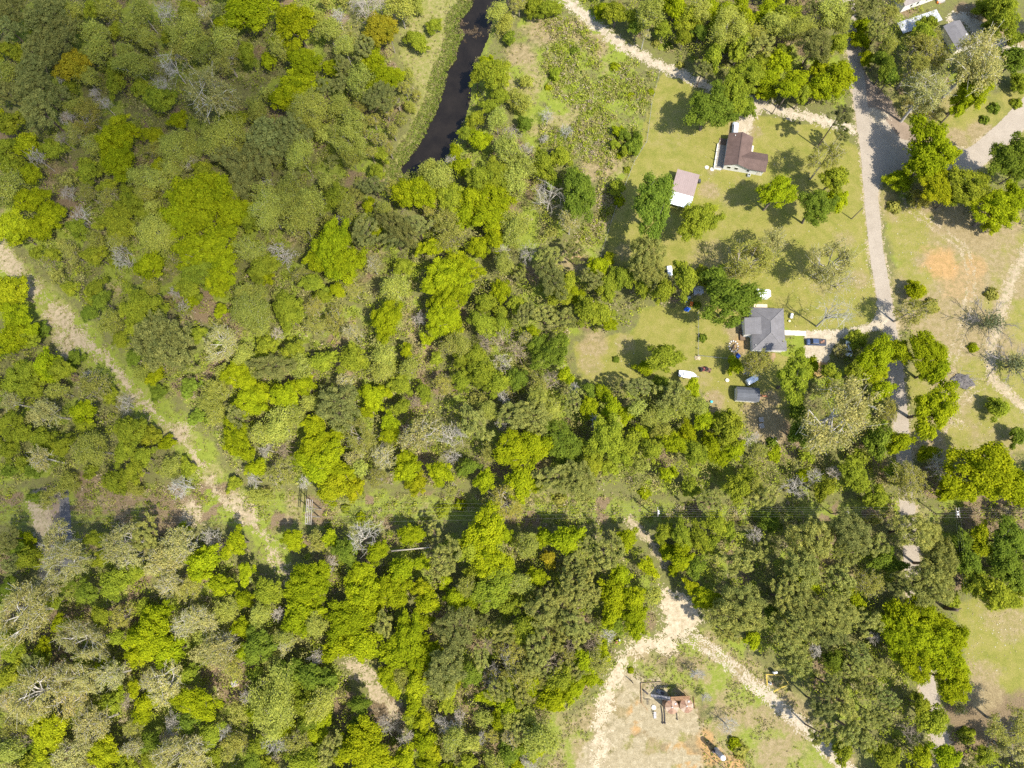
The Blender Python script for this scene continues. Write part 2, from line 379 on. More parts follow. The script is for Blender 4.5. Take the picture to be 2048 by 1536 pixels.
def mkground():
    s = GXX.shape
    lawn = np.maximum.reduce([soft('lawn_n', 1.2), soft('lawn_s', 1.5), soft('field_e', 3)*0.75, soft('field_se', 2), soft('yard_ne')*0.6, blob(1935, 225, 45)*0.9])
    dry = np.zeros(s); sand = np.zeros(s); lit = np.zeros(s); lush = np.zeros(s); clay = np.zeros(s)
    big = fbm(GXX/26, GYY/26, 11); mid = fbm(GXX/9, GYY/9, 21)
    # straw patches in the mown grass
    dry = np.maximum(dry, lawn*sstep(0.58, 0.82, big*0.6+mid*0.4)*0.4)
    dry = np.maximum(dry, soft('lawn_n')*blob(1330, 260, 70)*0.25)
    dry = np.maximum(dry, blob(1420, 520, 60)*0.45)
    dry = np.maximum(dry, blob(1490, 262, 40)*0.7)
    for (u, v, r, k) in [(1425,345,16,.5),(1420,382,26,.7),(1450,400,20,.4),(1480,360,20,.3),(1250,500,26,.5),(1690,480,30,.5),(1720,560,26,.6),(1640,575,30,.4),
                         (1190,690,40,.7),(1180,730,30,.55),(1250,690,30,.5),(1430,800,28,.8),(1425,830,18,.9),(1395,760,40,.4),(1470,660,26,.9),(1478,690,30,.9),(1530,840,45,.9),(1545,890,30,.8),(1540,800,24,.9),(1500,820,20,.7),
                         (1850,400,40,.9),(1900,440,50,.85),(1960,470,60,.9),(2010,440,50,.8),(1900,600,70,.75),(1920,680,60,.75),(1890,760,40,.85),(1880,820,36,.9),(1840,640,40,.7),(1860,890,40,.9),(1800,640,26,.7),(1950,560,60,.8),(2030,880,40,.5),(1930,520,110,.6),(1990,900,60,.5),
                         (1900,290,60,.9),(1960,270,40,.8),(1850,270,40,.8),(1990,60,60,.8),(2030,80,60,.8),(1900,200,50,.5),(2020,1250,40,.6),(1990,1230,40,.5),(1960,1370,50,.7)]:
        dry = np.maximum(dry, blob(u, v, r)*k)
    fe = soft('field_e', 4); dry = np.maximum(dry, fe*(.25+.5*sstep(.38, .6, fbm(GXX/9, GYY/9, 23))))
    lush = np.maximum(lush, blob(1330, 700, 160)*soft('lawn_s')*0.9)
    lush = np.maximum(lush, soft('lawn_s')*0.65)
    for (u, v, r) in [(1920,1000,40),(1820,470,50),(1820,520,40),(2030,640,50),(2030,760,60),(1950,850,60),(1590,700,36),(1590,630,40),(1530,300,40),(2020,550,40),(1440,1320,70),(1480,1400,60),(1530,1470,70),(1390,1330,50),(1440,1470,40)]:
        lush = np.maximum(lush, blob(u, v, r)*0.95)
    # weedy ground round the pond and the power line
    wz = soft('weedy'); lush = np.maximum(lush, wz*(0.35+0.6*sstep(0.4, 0.65, mid))); dry = np.maximum(dry, wz*sstep(0.42, 0.68, fbm(GXX/7, GYY/7, 31))*0.6)
    for (u, v, r) in [(1040,110,40),(1090,60,50),(1160,60,40),(1200,330,50),(1215,400,40),(1195,450,30),(1150,520,40),(1190,90,40)]:
        dry = np.maximum(dry, blob(u, v, r)*0.75)
    lz = soft('line'); lit = np.maximum(lit, lz*sstep(0.5, 0.68, fbm(GXX/5, GYY/5, 41))*0.9); lush = np.maximum(lush, lz*0.6); dry = np.maximum(dry, lz*sstep(0.5, 0.7, fbm(GXX/6, GYY/6, 43))*0.55)
    bz = soft('bank_w'); dry = np.maximum(dry, bz*0.5); lush = np.maximum(lush, bz*.7)
    sz = soft('strip_w'); lush = np.maximum(lush, sz*0.75); dry = np.maximum(dry, sz*sstep(0.5, 0.7, mid)*0.5)
    oz = soft('oil'); dry = np.maximum(dry, oz*(.3+.45*sstep(.4, .62, fbm(GXX/5, GYY/5, 55)))); lush = np.maximum(lush, oz*(.3+sstep(0.38, 0.6, mid)*0.55)); lit = np.maximum(lit, oz*sstep(.52, .7, fbm(GXX/4, GYY/4, 57))*.6)
    pz = soft('sand_pad'); dry = np.maximum(dry, pz*.62); sand = np.maximum(sand, pz*(0.05+0.85*sstep(0.42, 0.6, fbm(GXX/4, GYY/4, 51)))); lit = np.maximum(lit, pz*sstep(0.46, 0.62, fbm(GXX/3.5, GYY/3.5, 53))*0.85)
    for (u, v, r) in [(1210,1480,22),(1200,1530,30),(1235,1470,26),(1240,1520,24),(1330,1450,36),(1370,1440,26),(1265,1365,26),(1250,1400,16),(1310,1395,36),(1270,1540,40),(1180,1500,18)]:
        sand = np.maximum(sand, blob(u, v, r)*0.95)
    for (u, v, r) in [(1280,1425,26),(1270,1450,18),(1410,1480,22),(1425,1510,22),(1470,1530,24),(1380,1530,26),(1355,1500,22),(1300,1380,18)]:
        clay = np.maximum(clay, blob(u, v, r)*0.75)
    for (u, v, r, k) in [(1880,528,44,.7),(1920,560,60,.35),(1950,530,32,.5),(1850,500,20,.3),(1490,640,14,.5),(1482,690,22,.45),(1515,725,16,.8),(1440,605,24,.6),(1640,735,30,.6),(1160,520,18,.5)]:
        clay = np.maximum(clay, blob(u, v, r)*k)
    for (u, v, r) in [(1960,1430,70),(2020,1470,60),(1930,1480,40),(1980,30,50),(1940,30,40),(1640,725,24),(1560,860,26),(1990,420,40),(1870,960,40),(1960,1030,50),(2000,1025,60),(470,1380,40),(430,1350,30),(755,1450,60),(850,705,30),(840,640,26),(240,985,60),(170,970,30),(330,1020,60),(700,1440,30),(920,1420,40),(1070,1350,50),(150,1240,40),(120,1300,40)]:
        lit = np.maximum(lit, blob(u, v, r)*0.9)
    lit = np.maximum(lit, soft('litter_se')*0.7)
    # inside the woods: leaf litter and green patches, a few open tan gaps
    wood = sstep(0, -3, open_amount(GXX, GYY))
    lit = np.maximum(lit, wood*sstep(0.52, 0.72, fbm(GXX/11, GYY/11, 61))*0.8)
    lush = np.maximum(lush, wood*sstep(0.45, 0.62, fbm(GXX/7, GYY/7, 71))*0.8)
    dry = np.maximum(dry, wood*sstep(0.62, 0.8, fbm(GXX/9, GYY/9, 81))*0.7)
    dry = np.maximum(dry, soft('clearing_mid')*0.7)
    zz = 0.0*GXX
    ps = sdf(GXX, GYY, POND); zz = np.where(ps > -2.5, -1.4*sstep(-2.5, 2.0, ps), 0.0)
    lush = np.maximum(lush, sstep(-6, -1, ps)*0.6)
    verts = np.stack([GXX.ravel(), GYY.ravel(), zz.ravel()], 1)
    ny, nx = s; idx = np.arange(ny*nx).reshape(ny, nx)
    f = np.stack([idx[:-1, :-1].ravel(), idx[:-1, 1:].ravel(), idx[1:, 1:].ravel(), idx[1:, :-1].ravel()], 1)
    # the sheet goes on to the horizon
    R = 4500.0
    base = len(verts)
    out = np.array([[-R, -R, 0], [R, -R, 0], [R, R, 0], [-R, R, 0], [GX0, GY0, 0], [gx[-1], GY0, 0], [gx[-1], gy[-1], 0], [GX0, gy[-1], 0]])
    of = np.array([[0, 1, 5, 4], [1, 2, 6, 5], [2, 3, 7, 6], [3, 0, 4, 7]])+base
    verts = np.vstack([verts, out]); f = np.vstack([f, of])
    def pad(a, v): return np.concatenate([a.ravel(), np.full(8, v)])
    za = np.stack([pad(lawn, 0), pad(dry, 0), pad(sand, 0)], 1); zb = np.stack([pad(lit, .42), pad(lush, .45), pad(clay, 0)], 1)
    me = mesh_np('ground', verts, f, ground_material(), {'zone_a': za, 'zone_b': zb}, True)
    return tag(obj('ground', me), kind='structure')
mkground()

FEATHER = dict(dirt_shoulder=.6, brown_dirt_road=.4, gravel_track=.85, gravel_patch=.8, dirt_track=1.1, overgrown_track=1.1, forest_path=.8, sandy_track=.8, sand_clearing=1.0, sandy_loop=1.3, farm_lane=.7, wheel_ruts=.6, foot_track=.6, west_dirt_road=.6, west_road_verge=.6, gravel_driveway=.35, parking_gravel=.9)
def sheet(name, fn, bb, z, m, cell=0.3, thick=None, kind='structure', parent=None):
    """a ragged-edged sheet lying on the ground: the cells where fn > 0"""
    bb = np.asarray(bb); x0, y0 = bb.min(0)-4; x1, y1 = bb.max(0)+4
    x0 = max(x0, -230); x1 = min(x1, 230); y0 = max(y0, -150); y1 = min(y1, 260)
    nx = int((x1-x0)/cell)+1; ny = int((y1-y0)/cell)+1
    X, Y = np.meshgrid(x0+cell*(np.arange(nx)+.5), y0+cell*(np.arange(ny)+.5))
    fe = FEATHER.get(name, 0.0)
    keep = fn(X, Y) + (np.random.default_rng(len(name)).random(X.shape)-.5)*2*fe > 0
    iy, ix = np.nonzero(keep)
    corner = lambda a, b: (iy+b)*(nx+1)+(ix+a)
    f = np.stack([corner(0, 0), corner(1, 0), corner(1, 1), corner(0, 1)], 1)
    u, inv = np.unique(f.ravel(), return_inverse=True)
    vx = x0+cell*(u % (nx+1)); vy = y0+cell*(u//(nx+1))
    vz = z + 0*vx
    o = obj(name, mesh_np(name, np.stack([vx, vy, vz], 1), inv.reshape(-1, 4), m))
    return tag(o, kind=kind)
def road_mat(name, c, c2, s1=0.25, s2=3.5, rough=0.9, patch=None, pa=.5):
    m = bpy.data.materials.new(name); m.use_nodes = True; nt = m.node_tree; b = nt.nodes['Principled BSDF']
    b.inputs['Roughness'].default_value = rough; b.inputs['Specular IOR Level'].default_value = 0.2
    p = geo_pos(nt); n1 = noise(nt, s1, 6, 0.65, p); n2 = noise(nt, s2, 6, 0.8, p); n3 = noise(nt, 0.9, 6, 0.75, p); n4 = noise(nt, 9.0, 3, 0.7, p)
    a = ramp(nt, n1, [(0.3, c), (0.7, c2)])
    if patch: a = mix(nt, mth(nt, 'MULTIPLY', ramp(nt, n3, [(0.48, (0, 0, 0)), (0.62, (1, 1, 1))]), pa), a, patch)
    g = ramp(nt, n2, [(0.25, (0.62, 0.61, 0.60)), (0.5, (1, 1, 1)), (0.78, (1.3, 1.3, 1.28))])
    a = mix(nt, 1.0, a, g, 'MULTIPLY')
    g = ramp(nt, n4, [(0.3, (0.8, 0.8, 0.8)), (0.7, (1.18, 1.18, 1.18))])
    nt.links.new(mix(nt, 1.0, a, g, 'MULTIPLY'), b.inputs['Base Color']); return m
ASPH = road_mat('worn_asphalt', (0.260, 0.218, 0.166), (0.318, 0.270, 0.210), patch=(.26, .218, .170), pa=.35)
GRAV = road_mat('pale_gravel', (0.29, 0.24, 0.165), (0.43, 0.37, 0.275), 0.5, 2.2, patch=(.25, .20, .12), pa=.6)
BROWN = road_mat('brown_dirt', (0.18, 0.135, 0.095), (0.25, 0.19, 0.14))
TAN = road_mat('tan_dirt', (0.25, 0.195, 0.12), (0.38, 0.305, 0.20), 0.5, 2.5, patch=(.15, .145, .045), pa=.8)
SANDM = road_mat('pale_sand', (0.32, 0.258, 0.165), (0.45, 0.378, 0.262), 0.6, 2.0, patch=(.25, .195, .11), pa=.75)
CONC = road_mat('pale_concrete', (0.46, 0.42, 0.35), (0.54, 0.50, 0.42), 0.6, 3.0)
DARKA = road_mat('grey_asphalt', (0.085, 0.082, 0.085), (0.14, 0.135, 0.135))
rag = lambda X, Y, s, a: (fbm(X/s, Y/s, 91)-0.5)*a
sheet('dirt_shoulder', lambda X, Y: np.maximum(polyw(X, Y, ROAD, 4.8)+rag(X, Y, 1.2, 2.2), sdf(X, Y, JUNC)+.5+rag(X, Y, 1.5, 2.5)), np.vstack([ROAD, JUNC]), 0.012, TAN)
sheet('asphalt_road', lambda X, Y: np.maximum(np.maximum(polyw(X, Y, ROAD, 4.2)+rag(X, Y, 2.5, .3), sdf(X, Y, JUNC)*0.8+rag(X, Y, 2, .4)-0.1), polyw(X, Y, EASTRD, 5.2)+rag(X, Y, 2, .5)), np.vstack([ROAD, JUNC, EASTRD]), 0.03, ASPH, 0.25)
sheet('brown_dirt_road', lambda X, Y: sdf(X, Y, DIRTRD)+0.4+rag(X, Y, 2, 1.2), DIRTRD, 0.022, BROWN, 0.25)
sheet('gravel_track', lambda X, Y: np.maximum(polyw(X, Y, TRK_N, 3.1)+rag(X, Y, 1.3, 3.6), polyw(X, Y, DRV_N, 5.0)+rag(X, Y, 2.0, 3.0)), np.vstack([TRK_N, DRV_N]), 0.016, GRAV, 0.25)
sheet('gravel_patch', lambda X, Y: 2.6-np.hypot(X-P(1756, 233).x, Y-P(1756, 233).y)+rag(X, Y, 1.2, 5), P2([(1735, 215), (1780, 255)]), 0.036, GRAV, 0.2)
def trk_w(X, Y):
    d, t = seg_dist(X, Y, TRK_W)
    n = fbm(X/3.2, Y/3.2, 101); b = np.hypot(X-P(25, 520).x, Y-P(25, 520).y)
    w = 1.05+1.0*sstep(0.4, 0.7, fbm(X/14, Y/14, 103)); n2 = fbm(X/1.1, Y/1.1, 107)
    w = np.where(t > 15, .8, np.where(t > 10.5, w*.5-.35, w*.45-.25)); n3 = fbm(X/.6, Y/.6, 109); f = w-d + (n-0.52)*5.0 + (n2-.5)*6.0 + (n3-.5)*3.0
    f = np.where(b < 14, np.maximum(f, 2.8-d+(n-.5)*4), f)
    for (u, v, r) in [(140, 683, 4.5), (120, 640, 4), (385, 1027, 2.8), (465, 1002, 2.2), (492, 1022, 2.2), (365, 870, 3.2)]:
        q = P(u, v); f = np.maximum(f, r-np.hypot(X-q.x, Y-q.y)+(n-.5)*7)
    return f
sheet('dirt_track', trk_w, TRK_W, 0.014, TAN, 0.2)
sheet('overgrown_track', lambda X, Y: polyw(X, Y, TRK_W2, 3.0)+rag(X, Y, 1.6, 8), TRK_W2, 0.014, TAN, 0.25)
sheet('forest_path', lambda X, Y: polyw(X, Y, TRK_SE, 2.0)+rag(X, Y, 2.0, 4), TRK_SE, 0.014, TAN, 0.25)
def trk_oil(X, Y):
    d, t = seg_dist(X, Y, TRK_OIL); n = fbm(X/2.5, Y/2.5, 111)
    w = 0.55+t*0.16
    n2 = fbm(X/.9, Y/.9, 113); return np.where(t < 2.2, .42-np.abs(d-.95), np.maximum(.55-np.abs(d-.95), .55+.14*t-d))+(n-.5)*1.3+(n2-.5)*1.2
sheet('sandy_track', trk_oil, TRK_OIL, 0.014, GRAV, 0.25)
sheet('sand_clearing', lambda X, Y: sdf(X, Y, SANDP)-.3+rag(X, Y, 1.2, 5.5), SANDP, 0.018, SANDM, 0.22)
sheet('sandy_loop', lambda X, Y: polyw(X, Y, LOOP, 2.6)+rag(X, Y, 1.4, 8.0), LOOP, 0.016, SANDM, 0.25)
sheet('farm_lane', lambda X, Y: polyw(X, Y, TRK_E, 2.9)+rag(X, Y, 1.2, 2.4), TRK_E, 0.014, TAN, 0.25)
def lane(X, Y):
    d, t = seg_dist(X, Y, LANE_E); return 0.12-np.abs(d-0.95)+rag(X, Y, 1.1, 2.6)
sheet('wheel_ruts', lane, LANE_E, 0.013, TAN, 0.22)
sheet('foot_track', lambda X, Y: 0.05-np.abs(seg_dist(X, Y, FOOT_E)[0]-0.9)+rag(X, Y, 1.1, 2.6), FOOT_E, 0.013, TAN, 0.22)
sheet('west_dirt_road', lambda X, Y: polyw(X, Y, ROADW, 5.0)+rag(X, Y, 2.0, 1.6), ROADW, 0.014, TAN, 0.3)
sheet('west_road_verge', lambda X, Y: polyw(X, Y, (ROADW+ROADW2)/2, 5.6)+rag(X, Y, 2.0, 1.2), ROADW, 0.010, BROWN, 0.3)
sheet('west_asphalt_road', lambda X, Y: polyw(X, Y, ROADW2, 3.0)+rag(X, Y, 2.0, .6), ROADW2, 0.018, DARKA, 0.3)
sheet('gravel_driveway', lambda X, Y: sdf(X, Y, DRIVE_S)+rag(X, Y, 2.0, 1.0), DRIVE_S, 0.034, GRAV, 0.22)
sheet('concrete_walk', lambda X, Y: sdf(X, Y, WALK_S), WALK_S, 0.05, CONC, 0.12)
NEDR = P2([(1885,30),(1925,20),(1990,60),(2060,110),(2060,135),(1990,105),(1960,90),(1925,45),(1895,48)])
sheet('parking_gravel', lambda X, Y: sdf(X, Y, NEDR)+rag(X, Y, 2.5, 4), NEDR, 0.014, GRAV, 0.3)

# ------------------------------------------------------------------ pond
def water_material():
    m = bpy.data.materials.new('dark_pond_water'); m.use_nodes = True; nt = m.node_tree; b = nt.nodes['Principled BSDF']
    p = geo_pos(nt)
    n = noise(nt, 0.18, 5, 0.6, p); f = noise(nt, 1.1, 5, 0.75, p)
    base = ramp(nt, n, [(0.3, (0.009, 0.007, 0.005)), (0.7, (0.018, 0.014, 0.010))])
    sp = ramp(nt, f, [(0.66, (0, 0, 0)), (0.72, (1, 1, 1))])
    nt.links.new(mix(nt, mth(nt, 'MULTIPLY', sp, 0.35), base, (0.08, 0.06, 0.04)), b.inputs['Base Color'])
    b.inputs['Roughness'].default_value = 0.1; b.inputs['Specular IOR Level'].default_value = 0.3
    bp = nn(nt, 'ShaderNodeBump'); bp.inputs['Strength'].default_value = 0.05; bp.inputs['Distance'].default_value = 0.05
    nt.links.new(noise(nt, 2.5, 3, 0.5, p), bp.inputs['Height']); nt.links.new(bp.outputs[0], b.inputs['Normal'])
    return m
sheet('pond_water', lambda X, Y: sdf(X, Y, POND)+1.2, POND, -0.28, water_material(), 0.6)
def scum(X, Y):
    q = P(938, 62); return 5.5-np.hypot((X-q.x)*0.8, (Y-q.y)*1.3)+(fbm(X/1.6, Y/1.6, 131)-.5)*18
def reed_zone(X, Y):
    s = sdf(X, Y, POND)
    west = X < np.interp(Y, np.sort(POND[:, 1]), POND[np.argsort(POND[:, 1]), 0]) + 3
    return s
# ------------------------------------------------------------------ tree prototypes
def quads(c, n, w, h, r):
    """leaf-clump faces: centres c, normals n, widths w, heights h"""
    n = n/np.linalg.norm(n, axis=1, keepdims=True)
    a = r.normal(size=n.shape); a -= n*(a*n).sum(1, keepdims=True); a /= np.linalg.norm(a, axis=1, keepdims=True)
    b = np.cross(n, a)
    a = a*w[:, None]/2; b = b*h[:, None]/2
    k = n*(0.18*w)[:, None]
    v = np.stack([c-a+k*0, c-b*1.0+k, c+a, c+b+k], 1).reshape(-1, 3)
    return v, np.arange(len(v)).reshape(-1, 4)
def unit(r, n):
    v = r.normal(size=(n, 3)); return v/np.linalg.norm(v, axis=1, keepdims=True)
def segs_mesh(name, segs, k=4):
    vs = []; fs = []; o = 0
    for p, q, r0, r1 in segs:
        p = np.array(p); q = np.array(q); d = q-p; L = np.linalg.norm(d)
        if L < 1e-4: continue
        d /= L; a = np.cross(d, [0.3, 0.9, 0.2]); a /= np.linalg.norm(a); b = np.cross(d, a)
        t = np.arange(k)*2*math.pi/k
        ring = np.cos(t)[:, None]*a + np.sin(t)[:, None]*b
        vs.append(p+ring*r0); vs.append(q+ring*r1)
        for i in range(k): fs.append((o+i, o+(i+1) % k, o+k+(i+1) % k, o+k+i))
        o += 2*k
    return mesh_np(name, np.vstack(vs), np.array(fs), BARK, None, True)
def skeleton(r, R, zr, zc, n1=6, n2=4, n3=4, n4=0, tr=0.28, up=0.15, wob=0.25):
    """trunk and branches reaching through a crown of radius R, half height zr, centre zc"""
    seg = [[], [], [], [], []]; tips = []
    k = np.array([r.normal()*R*0.06, r.normal()*R*0.06, max(zc-zr*0.9, zc*0.35)])
    seg[0].append(((0, 0, 0), k*[0.6, 0.6, 0.55], tr*1.25, tr)); seg[0].append((k*[0.6, 0.6, 0.55], k, tr, tr*0.8))
    C = np.array([0, 0, zc]); E = np.array([R, R, zr])
    def inner(d, f): return C + d*E*f
    for i in range(n1):
        a = 2*math.pi*(i+r.uniform(-.3, .3))/n1
        d1 = np.array([math.cos(a), math.sin(a), r.uniform(-.25, .7)]); d1 /= np.linalg.norm(d1)
        if i == 0: d1 = np.array([r.normal()*.2, r.normal()*.2, 1.0])
        lf = r.uniform(.62, 1.22) if i else 1.0
        p1 = inner(d1, r.uniform(.42, .58)*lf); m = (k+p1)/2 + r.normal(size=3)*R*0.05 + [0, 0, R*up*0.4]
        seg[1].append((k, m, tr*.55, tr*.42)); seg[1].append((m, p1, tr*.42, tr*.3))
        for j in range(n2):
            d2 = d1 + r.normal(size=3)*0.55; d2[2] += up; d2 /= np.linalg.norm(d2)
            p2 = inner(d2, r.uniform(.62, .88)*lf); q = p1 if j else m
            seg[2].append((q, p2, tr*.26, tr*.15))
            for l in range(n3):
                d3 = d2 + r.normal(size=3)*0.36; d3 /= np.linalg.norm(d3)
                p3 = inner(d3, r.uniform(.80, 1.08)*lf); q3 = p2 if l % 2 == 0 else (np.array(q)+p2)/2
                seg[3].append((q3, p3, tr*.14, tr*.07)); tips.append(p3); tips.append((p3+q3)/2)
                for s in range(n4):
                    p4 = p3 + r.normal(size=3)*R*0.12 + (p3-q3)*0.25; q4 = q3+(p3-q3)*r.uniform(.3, 1)
                    seg[4].append((q4, p4, tr*.08, tr*.05))
    return seg, np.array(tips)
def fin_crown(name, c, n, w, h, var, r, m):
    v, f = quads(c, n, w, h, r)
    return mesh_np(name, v, f, m, {'var': np.repeat(np.clip(var, 0, 1), 4)})
def dense_proto(seed, R, zr, zc, nl, nleaf, ls, gap=0.0):
    r = np.random.default_rng(seed); ml = {12: .30, 24: .235, 44: .18}[nl]; nl = int(nl*1.45)
    seg, _ = skeleton(r, R, zr, zc, 5, 3, 0, 0, tr=0.05*R+0.06)
    trunk = segs_mesh('trunk', seg[0]+seg[1]+seg[2], 6)
    # lobes over a lopsided dome
    g = math.pi*(3-math.sqrt(5)); L = []; ph = r.uniform(0, 6.28, 3); am = r.uniform(.10, .24, 2)
    for i in range(nl):
        zz = 1-1.3*(i+.5)/nl + r.uniform(-.1, .1); rr = math.sqrt(max(0, 1-zz*zz)); a = i*g+r.uniform(-.6, .6)
        f = r.uniform(.42, .98)*(1+am[0]*math.sin(2*a+ph[0])+am[1]*math.sin(3*a+ph[1]))
        L.append((np.array([math.cos(a)*rr*R*f, math.sin(a)*rr*R*f, zz*zr*r.uniform(.35, 1.0)]), R*ml*r.uniform(.7, 1.35)))
    L.append((np.array([0, 0, -zr*.15]), R*.4))
    per = np.array([l[1]**2 for l in L]); per = (per/per.sum()*nleaf).astype(int)
    C = []; N = []; V = []
    for (lc, lr), k in zip(L, per):
        d = unit(r, k); d[:, 2] = np.abs(d[:, 2])*np.where(r.random(k) < .78, 1, -1)
        wob = 1 + 0.25*np.sin(d[:, 0]*7+lc[0]*5)*np.cos(d[:, 1]*6+lc[1]*3)
        rad = lr*wob*np.where(r.random(k) < .14, r.uniform(1.0, 1.5, k), 1 - 0.55*r.random(k)**1.8)
        p = lc + d*rad[:, None]*[1, 1, .8]
        n = d*0.65 + unit(r, k)*0.65 + [0, 0, .62]
        C.append(p); N.append(n); V.append(.5+r.normal(size=k)*.19+r.normal()*.12)
    C = np.vstack(C); N = np.vstack(N); V = np.concatenate(V)
    w = ls*r.uniform(.5, 1.45, len(C)); h = ls*r.uniform(.5, 1.45, len(C))
    return trunk, fin_crown('crown', C, N, w, h, V, r, LEAF)
def feather_proto(seed, R, zr, zc, nleaf, ls):
    r = np.random.default_rng(seed)
    seg, tips = skeleton(r, R*.92, zr, zc, 7, 4, 3, 1, tr=0.035*R+0.06, up=.35)
    trunk = segs_mesh('trunk', sum(seg, []), 4)
    k = r.integers(0, len(tips), nleaf); sp = R*.13
    C = tips[k] + r.normal(size=(nleaf, 3))*[sp, sp, sp*.9] - [0, 0, zc]
    N = C/[R, R, zr]*.4 + unit(r, nleaf)*.75 + [0, 0, .85]
    V = .5+r.normal(size=nleaf)*.17 + (np.sin(k*1.7)*.12)
    return trunk, fin_crown('crown', C, N, ls*r.uniform(.5, 1.3, nleaf), ls*r.uniform(.6, 1.5, nleaf), V, r, LEAF)
def sparse_proto(seed, R, zr, zc, nleaf, ls):
    r = np.random.default_rng(seed)
    seg, tips = skeleton(r, R*.95, zr, zc, 7, 4, 4, 1, tr=0.056*R+0.08, up=.2)
    trunk = segs_mesh('trunk', sum(seg, []), 4)
    nt_ = len(tips); alive = r.random(nt_) < .8; tips = tips[alive]
    k = r.integers(0, len(tips), nleaf); sp = R*.075
    C = tips[k] + r.normal(size=(nleaf, 3))*sp - [0, 0, zc]
    N = unit(r, nleaf)*.8 + [0, 0, .8] + C/[R, R, zr]*.3
    V = .5+r.normal(size=nleaf)*.18 + np.sin(k*2.3)*.12
    return trunk, fin_crown('crown', C, N, ls*r.uniform(.5, 1.3, nleaf), ls*r.uniform(.5, 1.3, nleaf), V, r, LEAF)
def pine_proto(seed, R, zr, zc, nclump, per, ls):
    r = np.random.default_rng(seed)
    seg, tips = skeleton(r, R*.85, zr*.9, zc, 8, 3, 0, 0, tr=0.04*R+0.09, up=.1)
    trunk = segs_mesh('trunk', seg[0]+seg[1]+seg[2], 5)
    C = []; N = []; V = []; ph = r.uniform(0, 6.28, 2)
    for i in range(nclump):
        a = r.uniform(0, 2*math.pi); rr = R*math.sqrt(r.random())*.92*(1+.22*math.sin(2*a+ph[0])+.18*math.sin(5*a+ph[1]))
        zz = zr*(math.sqrt(max(0.02, 1-(rr/R)**2))*r.uniform(.0, 1.1)) - zr*.25*r.random()
        c = np.array([math.cos(a)*rr, math.sin(a)*rr, zz]); lr = R*r.uniform(.10, .20)
        d = unit(r, per); d[:, 2] = np.abs(d[:, 2])*np.where(r.random(per) < .8, 1, -1)
        C.append(c + d*lr*(.35+.65*r.random(per))[:, None]*[1, 1, .7])
        N.append(unit(r, per)*.9 + d*.4 + [0, 0, .7]); V.append(.48+r.normal(size=per)*.17+r.normal()*.13)
    C = np.vstack(C); N = np.vstack(N); V = np.concatenate(V); n = len(C)
    return trunk, fin_crown('crown', C, N, ls*r.uniform(.28, .55, n), ls*r.uniform(.9, 1.7, n), V, r, NEEDLE)
def bare_proto(seed, R, zr, zc):
    r = np.random.default_rng(seed)
    seg, tips = skeleton(r, R, zr, zc, 7, 4, 3, 2, tr=0.042*R+0.05, up=.35)
    trunk = segs_mesh('trunk', seg[0]+seg[1], 5)
    tw = seg[2]+seg[3]+seg[4]; mn = 0.022
    tw = [(np.array(p)-[0, 0, zc], np.array(q)-[0, 0, zc], max(a, mn*1.3), max(b, mn)) for p, q, a, b in tw]
    return trunk, segs_mesh('crown', tw, 3)
SIZES = [('s', 2.1), ('m', 3.6), ('l', 6.2)]
PROTO = {}
def build_protos():
    n = 0
    for si, (s, R) in enumerate(SIZES):
        zc = 6+1.15*R
        q = R*R
        for v in range(3):
            n += 1
            PROTO['dense', s, v] = (*dense_proto(100+n, R, R*.72, zc, (12, 24, 44)[si], int(950+400*q), .31+.010*R), R, zc)
            PROTO['feather', s, v] = (*feather_proto(200+n, R, R*1.05, zc, int(800+320*q), .26+.010*R), R, zc)
            PROTO['sparse', s, v] = (*sparse_proto(300+n, R, R*.75, zc, int(520+210*q), .24+.01*R), R, zc)
            PROTO['pine', s, v] = (*pine_proto(400+n, R, R*.75, zc+2, (30, 70, 190)[si], (44, 50, 54)[si], .46), R, zc+2)
            PROTO['bare', s, v] = (*bare_proto(500+n, R, R*1.0, zc), R, zc)
build_protos()

# code: (object name, proto, leaf colour, bark colour, phrase)
KIND = {
 'L': ('oak_tree', 'dense', (0.262, 0.306, 0.010), (.16, .13, .10), 'lime-green leafy tree'),
 'K': ('oak_tree', 'dense', (0.300, 0.330, 0.013), (.17, .14, .10), 'yellow-lime leafy tree'),
 'M': ('broadleaf_tree', 'dense', (0.235, 0.272, 0.024), (.16, .13, .10), 'mid-green leafy tree'),
 'D': ('evergreen_tree', 'dense', (0.158, 0.212, 0.024), (.13, .11, .09), 'deep green leafy tree'),
 'O': ('broadleaf_tree', 'dense', (0.285, 0.262, 0.020), (.17, .14, .10), 'golden-olive leafy tree'),
 'G': ('slender_tree', 'feather', (0.305, 0.325, 0.060), (.36, .33, .27), 'pale green feathery tree'),
 'P': ('pine_tree', 'pine', (0.190, 0.200, 0.056), (.13, .10, .075), 'dark olive pine'),
 'Q': ('pine_tree', 'pine', (0.250, 0.258, 0.062), (.15, .11, .08), 'light olive pine'),
 'Y': ('sparse_tree', 'sparse', (0.365, 0.345, 0.118), (.46, .42, .36), 'pale khaki open-crowned tree'),
 'V': ('sparse_tree', 'sparse', (0.300, 0.295, 0.062), (.30, .26, .20), 'olive thin-crowned tree'),
 'B': ('bare_tree', 'bare', (0.440, 0.395, 0.325), (.40, .36, .32), 'bare grey tree'),
 'N': ('bare_tree', 'bare', (0.340, 0.270, 0.190), (.26, .20, .15), 'bare brown tree'),
}
